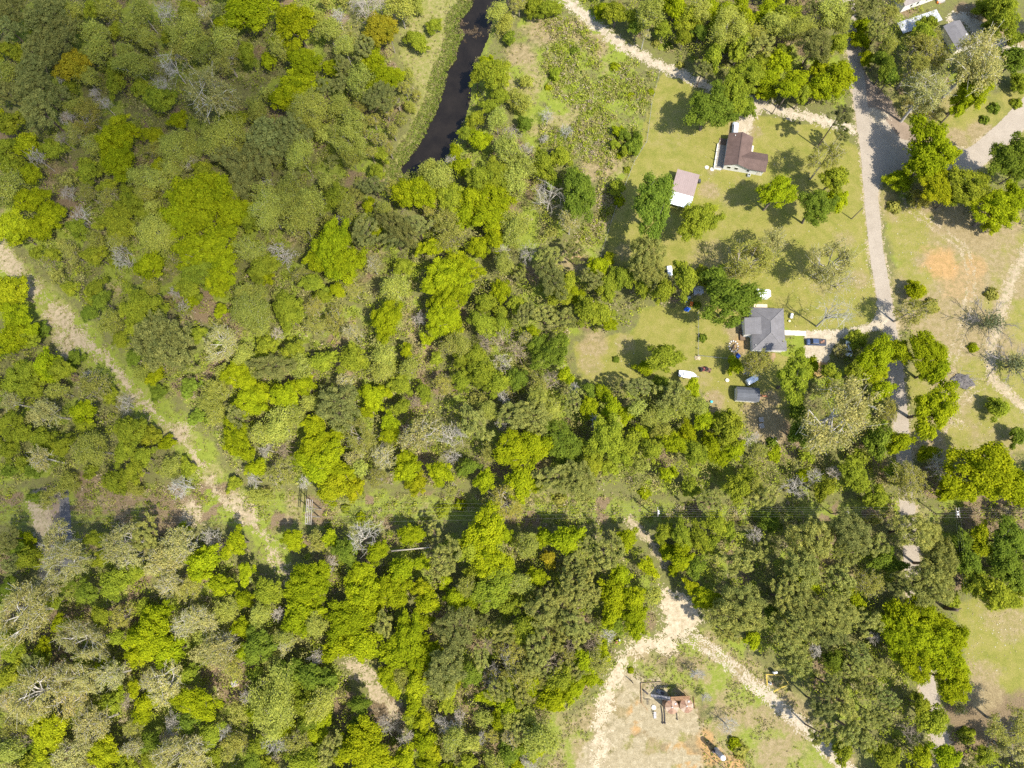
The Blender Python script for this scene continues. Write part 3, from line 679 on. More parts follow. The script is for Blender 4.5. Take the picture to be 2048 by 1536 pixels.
# crowns read off the photograph: tile origin, scale, then "x y radius kind"
TILES = [
((0, 0), .3164, """80 60 100P 300 130 130P 60 180 90P 450 90 80G 210 190 60M 600 60 70M 700 50 80G 730 110 60B 900 80 80G 1050 80 75B 1200 60 70M 1300 80 60Y 1400 60 60P 1580 90 150L 1450 170 90L 1870 160 140L 2020 120 50G
120 340 80M 30 310 50M 250 330 120P 370 260 130P 60 470 70G 480 420 105O 560 490 70G 400 500 50B 230 440 110P 590 210 80G 640 320 90G 750 190 60M 740 440 80M 730 530 80M 870 200 80G 930 250 70G 860 430 100G 800 350 70G 1060 230 50M 1200 220 120G 1280 300 80G 1150 340 90V 1100 430 100B 1030 540 70B
1440 390 100V 1560 350 80M 1430 250 90G 1360 610 170Y 1020 640 90M 1130 760 70L 600 600 50B 660 660 60B 60 600 90P 220 560 110P 250 700 120P 60 780 90M 440 560 50M 400 610 70P 490 680 70G 440 750 60B 560 740 100V 750 780 70K 830 830 70L 720 900 110L 970 860 80K 760 1020 110L 590 930 70G 900 560 70M 1000 950 80V 1120 960 100G 1200 900 80G 1290 940 60G 1450 880 110G 1480 760 80M 1620 700 80G
1880 560 130L 1800 640 90L 1930 400 110L 1780 300 70G 1950 700 110G 1720 880 150P 1850 850 120P 1650 1000 130P 1450 1000 110P 1900 980 100G 1540 1150 110P
240 1000 80B 180 930 90K 330 950 80M 390 880 60N 480 850 70V 60 930 80M 80 1050 90M 60 1180 90G 200 1110 80K 560 1100 80M 440 1220 60B 560 1230 70V 680 1190 70M 700 1260 80V 840 1290 100M 900 1130 80G 970 1150 80G 1000 1060 60K 930 1220 70G 1080 1080 70G 1180 1020 60Y 1160 1190 60P 1280 1080 70M
1280 1260 190L 1150 1370 150L 1430 1230 120L 1200 1350 70V 1500 1350 110L 1000 1480 110G 740 1420 120M 520 1370 70B 500 1450 80M 330 1350 90L 200 1270 100L 80 1440 110K 250 1450 90L 1580 1400 80M 1700 1230 90G 1690 1170 50B 1850 1260 110G 1980 1280 90G 1900 1400 100G 1700 1350 110G"""),
((500, 0), .3164, """500 200 80G 560 110 60B 740 60 100B 700 10 80B 820 30 70B 950 50 90G 1050 40 60G 830 190 115O 720 300 80P 600 300 70G 590 420 70P 590 530 80P 470 560 80P 780 390 90L 870 500 100L 720 530 90G 820 620 100P 1050 260 80M 1160 160 60M 560 680 80G 640 770 80G 690 690 60V 620 900 100G 640 1000 60G 780 1170 80P 915 1190 75V 1000 1215 95L 1135 1085 75G 1200 1130 90G 1300 970 60L 1270 1010 40B 1080 1230 110L 1270 1250 110M 1450 1130 100M 1450 890 80L 1560 1120 110M 1400 1260 100L 1550 1240 110L 1650 1150 90G 1680 1400 90G 1520 1380 110L 1350 1380 100L 1250 1430 110V 1130 1300 80V 1060 1420 80P 940 1450 110P 740 1460 100P 800 1450 60L 750 1300 50L 580 1400 60B 550 1250 90M 620 1300 80G 850 1330 60G
1560 80 65G 1610 160 65G 1640 240 50D 1780 40 80M 1880 60 80M 1700 20 60V 1550 480 110M 1430 480 60M 1490 390 50L 1580 610 70M 1700 660 80G 1520 680 60M 1420 760 70M 1560 760 70G 1740 790 60D 1650 850 60B 1365 850 60M 1740 960 60B 1880 740 60B 2000 840 60B 1860 880 40B 1640 960 90G 1740 1050 80G 1850 1050 90M 1960 1000 80M 1930 460 40M 1750 520 50G
700 800 55V 780 760 50V 860 700 50V 930 640 45V 820 880 55V 900 820 50V 960 760 45V 1010 680 40G 760 960 50V 840 980 50M 1050 600 40V 980 560 50V 1000 480 40G 880 940 45V"""),
((900, 0), .3164, """820 1240 140D 620 1250 115B 760 1400 80Y 1280 1290 168D 1580 1390 130M 1060 1190 50M 1640 680 150D 1780 600 130M 1870 690 75D 1860 490 110M 960 60 60L 1050 80 80M 1180 180 60D 1150 110 60M 1270 100 90G 1230 220 40Y 1420 60 90L 1350 190 60M 1500 130 90M 1480 240 60M 1560 70 80G 1640 60 80L 1580 200 60D 1740 80 80L 1750 190 110G 1850 130 90L 1700 300 70D 1650 380 80M 1600 430 60P 1840 300 90M 1900 220 80G 1990 130 80L 1950 420 70M 2010 500 80L 1990 590 70L
1100 850 45D 1160 930 55D 1060 830 45L 1110 960 40M 1040 910 35M 1180 870 35D"""),
((1400, 0), .3164, """430 60 70L 540 100 90M 480 170 90G 620 200 100G 380 280 90Q 720 290 110P 520 330 60M 500 410 90L 600 520 90L 750 430 80L 880 470 100L 870 280 80M 740 560 90L 560 570 70L 650 600 60M 420 580 50L 850 560 70L 820 60 90G 880 160 70G 720 60 70P 980 60 90P 1080 40 80P 1020 170 70L 1010 260 70L 1050 370 60L 1130 200 80Q 1190 100 80V 1190 280 60G 1180 430 80D 1130 370 60D 1210 490 50D
1400 215 88M 1380 290 90V 1480 240 60V 1350 430 100V 1480 350 100V 1740 390 190Y 1420 600 140Y 1720 560 130L 1650 650 90L 1460 720 80Y 1350 660 70Y 1900 100 130M 1800 60 80M 1850 170 70M 1990 380 100D 2020 520 70M 1970 250 60D
1450 950 175L 1550 970 90L 1260 1140 80L 1400 1060 100L 1480 1190 110K 1400 1270 80V 1680 1170 130M 1600 1230 70M 1950 1000 140D 1990 1090 80D 1870 1330 130L 1960 1260 110L 1850 1420 70L
890 850 60P 800 1000 115V 840 1130 90M 740 1300 115D 860 1260 80L 480 1220 115L"""),
((1400, 430), .3164, """330 280 150V 430 190 100Y 210 540 165D 100 400 90D 840 290 150Y 890 430 80B 850 620 130B 1360 480 70L 1350 600 95V 1000 790 70M 1110 900 120L 1250 860 90L 1090 1000 90L 1420 860 130L 1480 980 110L 980 990 80M 890 860 52Y 590 1030 130M 700 960 60L 820 990 60M 360 930 90V 220 960 50L 880 1270 230Y 1150 1110 80L 1180 1230 80V 640 1370 90D 1110 1420 100D 1250 1440 90L 620 1250 60D 1470 1230 155L 1880 1220 70M 2000 1410 60D 1440 1500 70L"""),
((1400, 860), .3164, """1780 270 200L 1950 330 150L 1560 390 80L 1680 400 80L 1520 220 110B 1310 320 120V 1000 330 90M 950 260 90M 840 270 60B 720 300 70B 780 370 80M 1110 430 90M 1230 280 80M 600 370 80B 650 290 50L 350 370 70G 250 380 100M 60 450 90Q 400 420 90Q 300 300 70M 1080 560 60V
700 680 140Q 950 640 130P 940 740 110Q 1110 720 90Q 640 870 130Q 870 950 110Q 560 1000 100Q 1060 960 100V 1220 850 60D 1150 820 90D 690 970 90L 980 1080 60L 1360 640 130Q 1460 650 80V 1500 850 140Q 1450 970 150Q 1380 1010 100Q 1250 980 80P 1770 660 75K 1775 750 75K 1950 700 120D 1900 860 100D 1700 840 100D 1650 720 80D 1720 960 80M 1850 1030 110M 1780 970 60B 1990 930 90D 2020 1000 60M 1950 1070 80M
230 830 110Q 180 640 60M 100 590 90M 350 660 60B 440 590 80D 60 720 60M 60 1070 70L 250 1080 130Q 230 1180 140Q 180 1280 90Q 330 1320 60L 540 1060 110Q 640 1120 120Q 840 1160 140Q 620 1250 120Q 800 1260 120P 560 1340 100Q 1060 1220 100Q 450 1160 60D 720 1390 60B 1090 1310 50B 600 1450 110Q 1000 1420 90Q 850 1450 80D 1280 1180 110L 1250 1310 130L 1420 1200 120L 1520 1230 90L 1420 1330 140L 1580 1320 110L 1350 1440 130L 1550 1450 130L"""),
((1720, 1100), .2837, """650 920 140L 520 1200 120M 430 1090 90M 600 1450 110L 430 1450 90K 350 1300 80N 150 1180 90Q 180 1450 110M 60 1180 90Q 1080 1250 150V 1000 1380 80Y 1110 1420 80Y 880 1450 80M 700 1120 60Y 60 960 90Q 200 1040 80Q 20 1350 100Q -130 1080 120Q -60 1260 110Q -200 950 90P -260 1100 100P -120 1420 90M -280 1300 90Q -60 820 90Q"""),
((900, 450), .3164, """280 90 80L 180 150 80L 60 260 110L 340 250 70G 410 40 80G 500 180 70B 330 170 60B 620 210 90Q 790 170 80P 640 340 110P 900 340 80P 740 370 80M 930 260 80L 1000 220 50L 1080 330 90M 990 400 90M 1240 180 120Q 1250 290 110Q 1350 420 80M 1220 390 80M 1480 340 100M 1580 330 70M 330 420 80L 220 500 80M 420 500 60M 700 450 80M 780 440 70L 600 560 90Q 720 590 90Q 860 540 90M 950 560 80M 1000 620 60L 470 560 80P 530 680 50L 200 620 90M 330 640 80M 230 750 80N 330 730 80N 560 760 80D 650 810 110D 430 800 80N 480 720 50Y 330 870 70B 60 760 80G 170 830 80M 80 850 70M 200 950 100M 300 1000 90M 70 990 80M 430 980 80D 560 1020 80V 640 980 80N 730 950 60L 780 1030 50B 340 1090 60B 560 1120 80G 780 1130 80Q 640 1160 70G 960 1060 60L 880 1040 50D 1080 1030 60P 1200 1030 80P 1390 1070 100Q 1330 1000 70D 1520 1040 60L 1560 1150 70G 1470 1150 80G 1340 1180 70G 1180 1160 60G 1020 1160 80L 880 1170 80L 930 1250 60B 1260 1220 60G 1340 1310 70G 1200 1310 60L 1110 1200 60L 1040 1260 60G 1000 1340 130M 1100 1400 110M 900 1420 90M 700 1370 120D 730 1460 80D 530 1400 110L 400 1430 120L 250 1440 80V 520 1210 120Q 420 1210 110Q 150 1260 110Q 250 1180 70G 330 1260 50B 60 1320 60B 1280 1420 80M 1420 1380 90L 1500 1320 80L 1600 1230 80L 1540 1430 90M 1650 1380 80L 1750 1300 110M 1720 1220 70M 1800 1420 80L 1900 1350 60B 1720 1470 70L 1940 1440 80V 1360 830 105M 1240 900 60L"""),
((500, 450), .3164, """40 150 60L 200 190 100B 530 130 150L 600 250 120L 450 230 100L 640 330 80V 700 90 60P 920 80 90P 1060 40 60P 80 270 100M 100 330 60L 320 310 60V 400 370 80M 460 450 60M 970 260 70M 1080 160 40L 1170 140 80L 1250 60 100V 1230 310 130L 1300 360 110L 1240 480 120L 1210 590 110L 1290 640 80L 1080 590 60B 870 590 112L 920 400 90G 770 250 60Y 660 420 60V 550 410 60L 400 520 70V 230 520 100M 260 590 80M 60 560 80G 50 420 60G 170 690 50B 60 650 60G 420 640 80V 550 600 80V 640 680 70Y 110 770 80M 60 830 60M 130 900 110P 280 800 80M 340 900 80G 460 860 90M 650 850 100M 840 830 90G 830 930 80G 990 800 50L 1000 900 60G 1270 770 80V 60 1060 90L 230 1100 100L 340 1010 80L 380 1130 60G 570 1150 140P 600 990 60Y 770 1080 90L 830 1060 60L 950 1010 80M 740 1180 50L 180 1270 100G 280 1210 70G 90 1330 80G 410 1270 90L 420 1390 110L 550 1320 70L 220 1420 60N 110 1420 60B 700 1330 110V 700 1410 60Y 880 1240 60L 890 1330 70L 1080 1330 110Y 1260 1340 90B 830 1460 70B 1000 1480 70L 650 1480 60Y 500 1500 80L 1100 1060 60M 1040 1120 50N 960 1150 60M 1220 1010 70V"""),
((0, 450), .3164, """30 400 90K 90 430 100K 40 500 80L 120 620 110L 90 730 100L 180 720 80M 270 660 60D 20 790 50D 130 980 110M 300 900 100L 400 920 80M 480 850 60D 210 1020 90M 360 1050 60G 600 1010 100V 560 950 50B 90 1120 80Y 310 1190 100Y 540 1180 90L 530 1250 70M 810 1140 70B 700 1060 60M 60 1250 90M 120 1320 80M 280 1360 90M 400 1400 80M 590 1420 110G 830 1310 100M 950 1330 80M 1050 1380 60L 780 1430 80M 900 1470 80M 260 1480 90Y 60 1420 70M
120 60 80L 320 250 60N 330 190 60M 450 180 70V 600 190 80M 620 100 60G 790 220 80B 740 120 60G 960 260 100L 1130 230 80V 1300 150 160L 1400 250 120L 1280 300 120M 1380 350 100L 1200 400 90M 1220 470 60L 1590 150 90G 890 540 140M 860 630 70L 450 400 60M 600 420 80M 640 480 70D 950 400 60G 1110 420 50B 1170 510 60B 1060 500 50V 690 620 80G 560 560 60D 1030 740 185P 1170 850 90P 1390 740 110Y 1250 690 60M 1590 560 110G 1570 450 80G 760 720 60M 850 840 60D 960 860 60G 990 950 60L 900 940 60G 1000 1060 60D 1550 830 80G 1530 940 110L 1380 1040 80G 1340 1120 70G 1590 1120 110L 1500 1210 80P 1380 1200 70G 1500 1370 110L"""),
((0, 900), .3164, """340 300 80V 235 300 50D 740 210 90M 850 130 80M 840 230 70G 1150 230 90B 1480 220 50M 1090 120 70G 1180 110 60M 420 200 70G 1620 120 70L 1760 150 90V 1940 60 90L 1600 190 60B 1930 200 50B 1640 280 70G
170 580 75L 200 680 90M 90 620 60D 60 560 80P 350 575 105Y 420 690 135Y 610 560 70M 770 580 110Y 800 680 90Y 640 690 60M 930 540 100Q 1130 600 110Y 1060 680 110Y 860 770 70M 1150 510 50L 1340 560 70B 1400 620 50N 1300 700 110L 1440 640 60L 1500 580 80L 1250 770 90L 1400 850 90L 1560 770 60L 1200 880 90V 1060 850 80Y 720 850 100M 420 830 80D 290 870 90Y 550 900 80D 340 960 50M 130 1030 170Y 60 870 70D 70 720 70P 380 1100 60L 510 1210 130Y 270 1260 70L 780 1060 80V 640 1050 70M 1000 1040 100L 960 1200 140L 1080 1270 110L 870 1290 80L 740 1180 60M 1170 1090 90Y 1290 1060 90Y 1430 1000 80G 1540 940 70L 1540 1120 80L 1440 1190 60B 1380 1270 110Y 1480 1370 80V 1650 1050 80G 1690 900 100M 1640 1240 110D 1540 1280 70L 1730 1330 80V 1810 1220 70Y 1930 1000 110L 1880 1080 80L 1760 1030 50B 1970 820 120L 1850 560 80L 1990 560 60V 60 1200 90M 100 1290 80M 200 1390 100Q 530 1330 80M 700 1400 90L"""),
((0, 1050), .3164, """80 940 100M 250 880 90M 400 920 80Y 520 980 130Y 700 960 100Y 230 1080 160Y 450 1060 110Y 180 1180 90Y 60 1100 70Y 700 1120 90M 800 1110 50N 1060 1010 110Y 960 1000 70Y 1180 950 80M 1250 1120 120L 930 1120 90L 860 1020 50L 1560 1080 50B 1750 1100 160G 1850 1000 90M 1950 1130 110M 1640 1170 80L 1200 1240 80D 310 1320 130K 130 1350 70N 80 1300 90V 60 1440 90G 180 1440 60D 560 1380 90Y 590 1260 110Y 850 1280 80V 930 1380 80D 900 1220 70L 1050 1340 60N 1100 1260 70B 1400 1300 60B 1330 1330 90M 1500 1370 90V 1640 1400 70M 1740 1380 90B 1880 1370 90V 1800 1290 70L 1960 1250 80D 660 1450 120K 450 1460 110Y 300 1480 100M 850 1400 80Y 1100 1460 140Y 1250 1430 100Y 950 1480 70M 1350 1480 80M 1450 1450 60V 1600 1490 80D 1900 1480 100M 1720 1490 50N 200 1540 90M 560 1540 90Y 800 1540 90M 1300 1550 90Y 1700 1550 80M"""),
((550, 900), .3164, """260 130 100L 330 60 110L 420 130 90L 540 110 60G 680 50 80Y 650 180 70V 850 130 90L 900 210 80K 820 60 60L 1040 140 90L 1110 40 70B 1220 110 70D 1550 210 110L 1330 190 80L 1650 210 80L 1750 170 110Q 1920 190 120Q 2000 100 80M 350 250 100K 500 240 80K 1120 230 60V 1480 330 115V
260 600 60V 340 570 60L 560 550 110B 450 640 90D 350 720 60B 640 650 80L 830 540 70L 900 530 60L 1010 510 60Q 1080 680 110Q 1330 520 150L 1240 620 110M 1350 700 130L 1440 540 70L 1290 770 90M 1600 600 80G 1700 550 70L 1840 560 110L 1970 600 80Q 1730 690 60O 1900 700 80Q 1880 850 110Q 1990 900 80Q 230 850 120L 130 900 80L 150 1060 110L 270 1100 80G 560 770 90L 800 760 100L 560 900 130L 740 880 120L 930 870 70K 960 960 90L 620 970 90L 470 1100 140L 560 1220 110L 420 1230 110L 690 1110 80Q 850 1180 130L 950 1080 60L 780 1290 110L 960 1300 110L 1140 1120 130P 1140 930 80L 1240 960 60L 1230 850 70G 1380 880 130M 1530 850 80G 1480 980 80M 1650 800 80L 1700 1000 110Q 1760 920 80Q 1580 1120 110M 1450 1150 90Q 1660 1240 110Q 1890 1100 100Q 1350 1240 60N 1300 1310 70Q 1080 1390 140P 1500 1260 90V 1230 1420 80D 1380 1420 80B 1550 1390 90V 1750 1350 90N 1880 1230 70N 1950 1340 90L 1800 1450 100M 2000 1240 50N 1480 1330 70B 1620 1460 80L 270 1310 70B 60 1190 70G 80 1420 100D 250 1430 110D 350 1470 60D 800 1440 90V 700 1400 60V 900 1470 90K 1100 1500 60L"""),
((1000, 1050), .3164, """60 1150 90L 180 1200 60G 320 1090 100L 450 1050 80L 130 950 100V 60 1010 80M 130 1290 80Q 250 1350 110G 60 1430 90D 170 1480 60B 500 480 100Q 400 600 90Q 680 170 110Q 800 90 80L 720 440 110L 850 460 90L 700 560 90L 840 560 80L 760 310 80L 930 260 60L 970 440 60G 460 320 80Q 560 290 80Q 300 540 90Q 580 740 80N 500 690 80Q 680 690 60B 860 650 80L 740 640 50D 620 860 90V 450 850 80V 560 960 80L 640 800 60L 330 750 90Q 430 790 50N 1050 160 60L 1030 50 70M 1150 60 80M 1160 130 70L 1150 220 80L 1100 280 50L 1260 90 90M 1230 260 80D 1200 390 50L 1290 460 80L 1240 940 60B 1300 1090 45B 1430 1260 80B"""),
((620, 1300), .1538, """100 700 200G 150 920 160L 60 1100 160K 620 1000 150D 640 700 150D 700 1300 330L 520 1250 200L 900 1450 220L 250 1300 200Q 1230 1400 180L 1250 250 160M 1000 330 150L 1100 480 150L 1380 480 150L 1700 520 140G 1850 450 110K 1350 700 130L 1480 900 150K 1300 900 120M 1780 700 120M 1480 1180 170L 1600 1330 120K 1250 1130 120B 1000 950 150B 1800 1350 120V 1900 1150 150G 1750 1000 110B 1950 830 110B 1700 900 100B 60 1400 200M 1550 1480 150L"""),
((890, 1300), .1538, """700 520 180Q 560 600 120L 780 700 120M 1000 600 150Q 1130 500 140L 1250 420 150V 1400 560 140L 1550 560 130L 1700 500 120L 1450 720 120L 700 900 150L 500 880 130G 850 900 130G 1000 850 120V 600 1100 120V 300 1200 140G 850 1150 130Y 1200 1200 200K 1100 1060 120M 900 1300 130L 750 1300 120V 450 1250 110V 950 1480 120L 650 1450 140G 300 1450 130M 1150 1450 120B 1300 250 150Q 1100 250 150Q 900 300 120D 700 330 130V 1550 200 140Q 1750 250 140Q 1600 380 120V 120 1000 130B 480 1150 120B"""),
]
TREES = []      # (u, v, r_px, code)
for (ox, oy), s, txt in TILES:
    w = txt.split()
    for i in range(0, len(w), 3):
        TREES.append((ox+float(w[i])*s, oy+float(w[i+1])*s, float(w[i+2][:-1])*s, w[i+2][-1]))
lawn_polys = [Z[k] for k in ('lawn_n', 'lawn_s', 'field_e', 'yard_ne', 'field_se')]
FIXED = {(1682, 702): 3.4, (1716, 680): 5.0}      # crown-centre heights known from the shadow on the ground
placed = []     # x, y, r, zc, code, u, v
def zc_of(r, code, jit, yard=False):
    if yard: return (5.2+1.1*r)*jit
    if code in 'PQ': return (5.6+1.05*r)*jit
    if code in 'BN': return (3.6+1.0*r)*jit
    if code == 'Y': return (5.0+1.2*r)*jit
    if code == 'G': return (4.6+1.05*r)*jit
    return (3.4+1.05*r)*jit
rt = np.random.default_rng(21)
for (u, v, rp, code) in TREES:
    r = rp*0.140; jit = rt.uniform(.86, 1.14)
    b0 = P(u-25, v+35); yard = max(sdf(np.array([b0.x]), np.array([b0.y]), pl)[0] for pl in lawn_polys) > -4
    zc = zc_of(r, code, jit, yard); q = P(u, v, zc)
    for (fu, fv), fz in FIXED.items():
        if abs(fu-u)+abs(fv-v) < 6: zc = fz; q = P(u, v, zc)
    zl = .85*r+.5; ql = P(u, v, zl)
    if r < 3.7 and code not in 'PQ' and open_amount(np.array([ql.x]), np.array([ql.y]))[0] > -.8: zc, q = zl*jit, ql
    r = (P(u+rp, v, zc)-q).length
    placed.append([q.x, q.y, r, zc, code, u, v, yard])
# more trees of the same woods where the canopy closes between those
arr = np.array([[p[0], p[1], p[2]] for p in placed]); codes = [p[4] for p in placed]
fill = 0; filler = []
for _ in range(9000):
    if fill >= 170: break
    u = rt.uniform(-70, 2120); v = rt.uniform(-70, 1600); r = rt.uniform(1.9, 3.1)
    q = P(u, v, 6.0)
    X = np.array([q.x]); Y = np.array([q.y])
    b = P(u, v, 0)
    if open_amount(X, Y)[0] > -r*0.9 or open_amount(np.array([b.x]), np.array([b.y]))[0] > -1.0: continue
    d = np.hypot(arr[:, 0]-q.x, arr[:, 1]-q.y)
    if (d < (arr[:, 2]+r)*0.80).any(): continue
    near = [i for i in np.argsort(d)[:6] if i < len(codes)]
    code = codes[near[rt.integers(0, len(near))]]
    if code in 'O': code = 'L'
    filler.append([q.x, q.y, r, zc_of(r, code, rt.uniform(.7, .95)), code]); codes.append(code)
    arr = np.vstack([arr, [q.x, q.y, r]]); fill += 1
EXTRA = [(-45, v, rt.uniform(18, 34), rt.choice(list('LMGPQYV'))) for v in range(-20, 1590, 62)] + [(2095, v, rt.uniform(18, 34), rt.choice(list('LMDQ'))) for v in (1050, 1110, 1170, 1500, 1560, 40, 330)] \
      + [(u, -40, rt.uniform(18, 34), rt.choice(list('LMGP'))) for u in list(range(-20, 860, 60))+list(range(1220, 1800, 60))] + [(u, 1585, rt.uniform(18, 32), rt.choice(list('LMGY'))) for u in list(range(-20, 1060, 62))+[1820, 1880, 1960]]
for (u, v, rp, code) in EXTRA:
    r = rp*.14; zc = zc_of(r, code, 1.0); q = P(u, v, zc); filler.append([q.x, q.y, r, zc, code])

REGION = [((80, 90), 'in the dark upper left corner woods'), ((250, 60), 'at the top edge of the left woods'), ((420, 60), 'at the top edge, halfway to the pond'), ((590, 60), 'at the top edge near the pond'), ((740, 70), 'by the sandy bank west of the pond'),
 ((90, 260), 'at the upper left edge of the woods'), ((260, 250), 'in the upper left woods, inside the edge'), ((430, 220), 'in the middle of the upper left woods'), ((600, 220), 'in the upper woods left of the pond'), ((760, 220), 'along the pond\'s west bank'),
 ((90, 430), 'above the sandy end of the left track'), ((260, 400), 'in the left woods north of the track'), ((420, 400), 'in the broad left lime stand'), ((590, 400), 'in the woods below left of the pond'), ((760, 400), 'just south of the pond tip'),
 ((920, 400), 'in the bright stand south-east of the pond'), ((1000, 130), 'on the pond\'s east bank, upper part'), ((1010, 270), 'on the pond\'s east bank, lower part'), ((1110, 230), 'in the weedy ground east of the pond'), ((1120, 400), 'beside the mown lane west of the carport'), ((1230, 330), 'in the scrub along the yard fence'),
 ((1250, 60), 'north of the white gravel track'), ((1400, 60), 'in the top woods above the gravel track'), ((1540, 60), 'in the top woods left of the road'), ((1660, 120), 'at the roadside above the junction'), ((1430, 210), 'over the gravel track by the brown-roofed house'), ((1780, 100), 'between the junction and the white carport'), ((1860, 200), 'south of the dark grey garage'), ((1990, 60), 'in the top right corner yard'),
 ((1880, 340), 'in the clump east of the junction'), ((2030, 340), 'at the right edge below the east road'), ((1300, 400), 'beside the brown carport'), ((1640, 380), 'between the brown-roofed house and the road'), ((1540, 390), 'below the brown-roofed house'),
 ((60, 640), 'at the left edge beside the track'), ((200, 600), 'along the north side of the left track'), ((360, 620), 'around the big grey pine at left'), ((540, 580), 'in the middle left woods'), ((700, 560), 'left of the round lime tree'), ((880, 560), 'in the tall lime row at the centre'), ((1010, 600), 'in the scrubby woods right of the centre'), ((1150, 590), 'in the woods left of the grass paddock'), ((1290, 540), 'in the tree belt north of the paddock'), ((1470, 540), 'around the grey-roofed house, north side'), ((1640, 560), 'on the lawn east of the grey-roofed house'), ((1830, 620), 'beside the road by the driveway'),
 ((60, 840), 'at the left edge south of the track'), ((220, 850), 'in the woods south-west of the track'), ((420, 800), 'right of the left track'), ((560, 780), 'in the woods around the dark round pine'), ((740, 760), 'in the woods below the round lime tree'), ((900, 760), 'in the mixed woods left of the paddock'), ((1070, 780), 'in the woods below left of the paddock'), ((1220, 820), 'along the south edge of the paddock'), ((1370, 840), 'in the belt below the boat'), ((1330, 700), 'in the paddock beside the boat'), ((1500, 880), 'south of the small grey shed'), ((1590, 760), 'right of the small grey shed'), ((1740, 720), 'beside the driveway of the grey-roofed house'), ((1720, 850), 'in the clump left of the road'), ((1870, 740), 'right of the road below the driveway'), ((1990, 850), 'in the right field'),
 ((120, 970), 'by the short road at the left edge'), ((330, 960), 'above the power line corridor at left'), ((560, 940), 'north of the double power poles'), ((720, 930), 'just above the corridor, left of centre'), ((880, 930), 'just above the corridor near the centre'), ((1060, 930), 'above the shaded part of the corridor'), ((1200, 940), 'above the corridor, right of centre'), ((1380, 950), 'above the transformer pole'), ((1560, 980), 'above the corridor left of the road'), ((1760, 960), 'where the road meets the corridor'), ((1960, 960), 'in the bright stand above the right corridor'),
 ((70, 1120), 'in the lower left woods by the edge'), ((230, 1110), 'in the lower left woods under the corridor'), ((400, 1130), 'in the lower left woods near the track'), ((560, 1140), 'around the south end of the left track'), ((740, 1100), 'by the fallen log'), ((900, 1120), 'below the corridor near the centre'), ((1050, 1120), 'below the shaded corridor'), ((1210, 1120), 'left of the forest path'), ((1390, 1120), 'right of the forest path'), ((1550, 1120), 'in the pine stand below the corridor'), ((1700, 1120), 'in the pine stand beside the road'), ((1830, 1130), 'over the road below the corridor'), ((1980, 1110), 'in the right woods below the corridor'),
 ((70, 1270), 'at the lower left edge'), ((240, 1270), 'in the pale lower left stand'), ((420, 1260), 'in the lower left woods, right part'), ((600, 1250), 'left of the big lower lime stand'), ((760, 1230), 'in the big lower lime stand'), ((920, 1240), 'right of the big lower lime stand'), ((1060, 1260), 'in the lower middle pines'), ((1200, 1240), 'left of the sand clearing'), ((1450, 1230), 'right of the sand clearing'), ((1590, 1240), 'in the pines above the sandy track'), ((1720, 1260), 'left of the lower lime stand'), ((1840, 1290), 'in the lime stand beside the lower road'),
 ((70, 1430), 'in the lower left corner'), ((230, 1420), 'at the bottom of the pale stand'), ((400, 1430), 'at the bottom, left of centre'), ((560, 1440), 'above the bottom edge by the brown clearing'), ((720, 1440), 'around the bottom brush clearing'), ((880, 1440), 'at the bottom, right of the brush clearing'), ((1020, 1420), 'at the bottom, left of the sand pad'), ((1140, 1350), 'above left of the sand pad'), ((1430, 1420), 'on the grass right of the rusty tanks'), ((1680, 1420), 'below the pines by the sandy track'), ((1850, 1430), 'over the lower end of the road'), ((2010, 1450), 'in the lower right corner')]
RXY = np.array([r[0] for r in REGION], float)
ORD = ['leftmost', 'second from left', 'third from left', 'fourth from left', 'fifth from left', 'sixth from left', 'seventh from left', 'eighth from left', 'ninth from left', 'tenth from left', 'eleventh from left', 'twelfth from left', 'thirteenth from left', 'fourteenth from left']
def size_word(r): return 'small' if r < 2.7 else ('large' if r > 5.0 else 'mid-sized')
bins = {}
for i, p in enumerate(placed):
    g = int(np.argmin(np.hypot(RXY[:, 0]-p[5], RXY[:, 1]-p[6])))
    bins.setdefault((g, p[4], size_word(p[2])), []).append(i)
labels = {}
for (g, code, sz), ids in bins.items():
    ids.sort(key=lambda i: placed[i][5])
    for k, i in enumerate(ids):
        ph = KIND[code][4]
        labels[i] = f"{sz} {ph} {REGION[g][1]}" if len(ids) == 1 else f"{sz} {ph} {REGION[g][1]}, {ORD[k]}"
GROUP = {'oak_tree': 'lime-leaved trees of the woods and yards', 'broadleaf_tree': 'green-leaved trees of the woods and yards', 'evergreen_tree': 'deep green trees of the woods and yards', 'slender_tree': 'feathery trees of the woods', 'pine_tree': 'pines of the woods', 'sparse_tree': 'thin-crowned trees of the woods', 'bare_tree': 'bare trees of the woods'}
def add_tree(x, y, r, zc, code, label, yard=False, vtall=1.0):
    name, pk, lc, bc, ph = KIND[code]
    s = min(SIZES, key=lambda q: abs(math.log(q[1]/max(r, .5))))[0]
    tm, cm, R0, zc0 = PROTO[pk, s, int(rt.integers(0, 3))]
    root = empty(name, (x, y, -0.05), rt.uniform(0, 6.28), label, 'tree', GROUP[name])
    k = r/R0*(.86 if pk == 'bare' else (.90 if r < 4.2 and not yard else .98)); el = rt.uniform(.80, 1.24)
    t = obj('trunk', tm, root); t.scale = (k*el, k/el, zc/zc0)
    c = obj('crown', cm, root, (0, 0, zc)); c.scale = (k*el, k/el, k*rt.uniform(.9, 1.15)*vtall)
    j = rt.uniform(.86, 1.14); h = rt.normal()*.028
    c.color = (lc[0]*j*(1+h), lc[1]*j, lc[2]*j*(1-h), 1)
    jb = rt.uniform(.8, 1.2); t.color = (bc[0]*jb, bc[1]*jb, bc[2]*jb, 1)
    if pk == 'bare': t.color = c.color
    return root
for i, p in enumerate(placed):
    add_tree(p[0], p[1], p[2], p[3], p[4], labels[i], p[7])

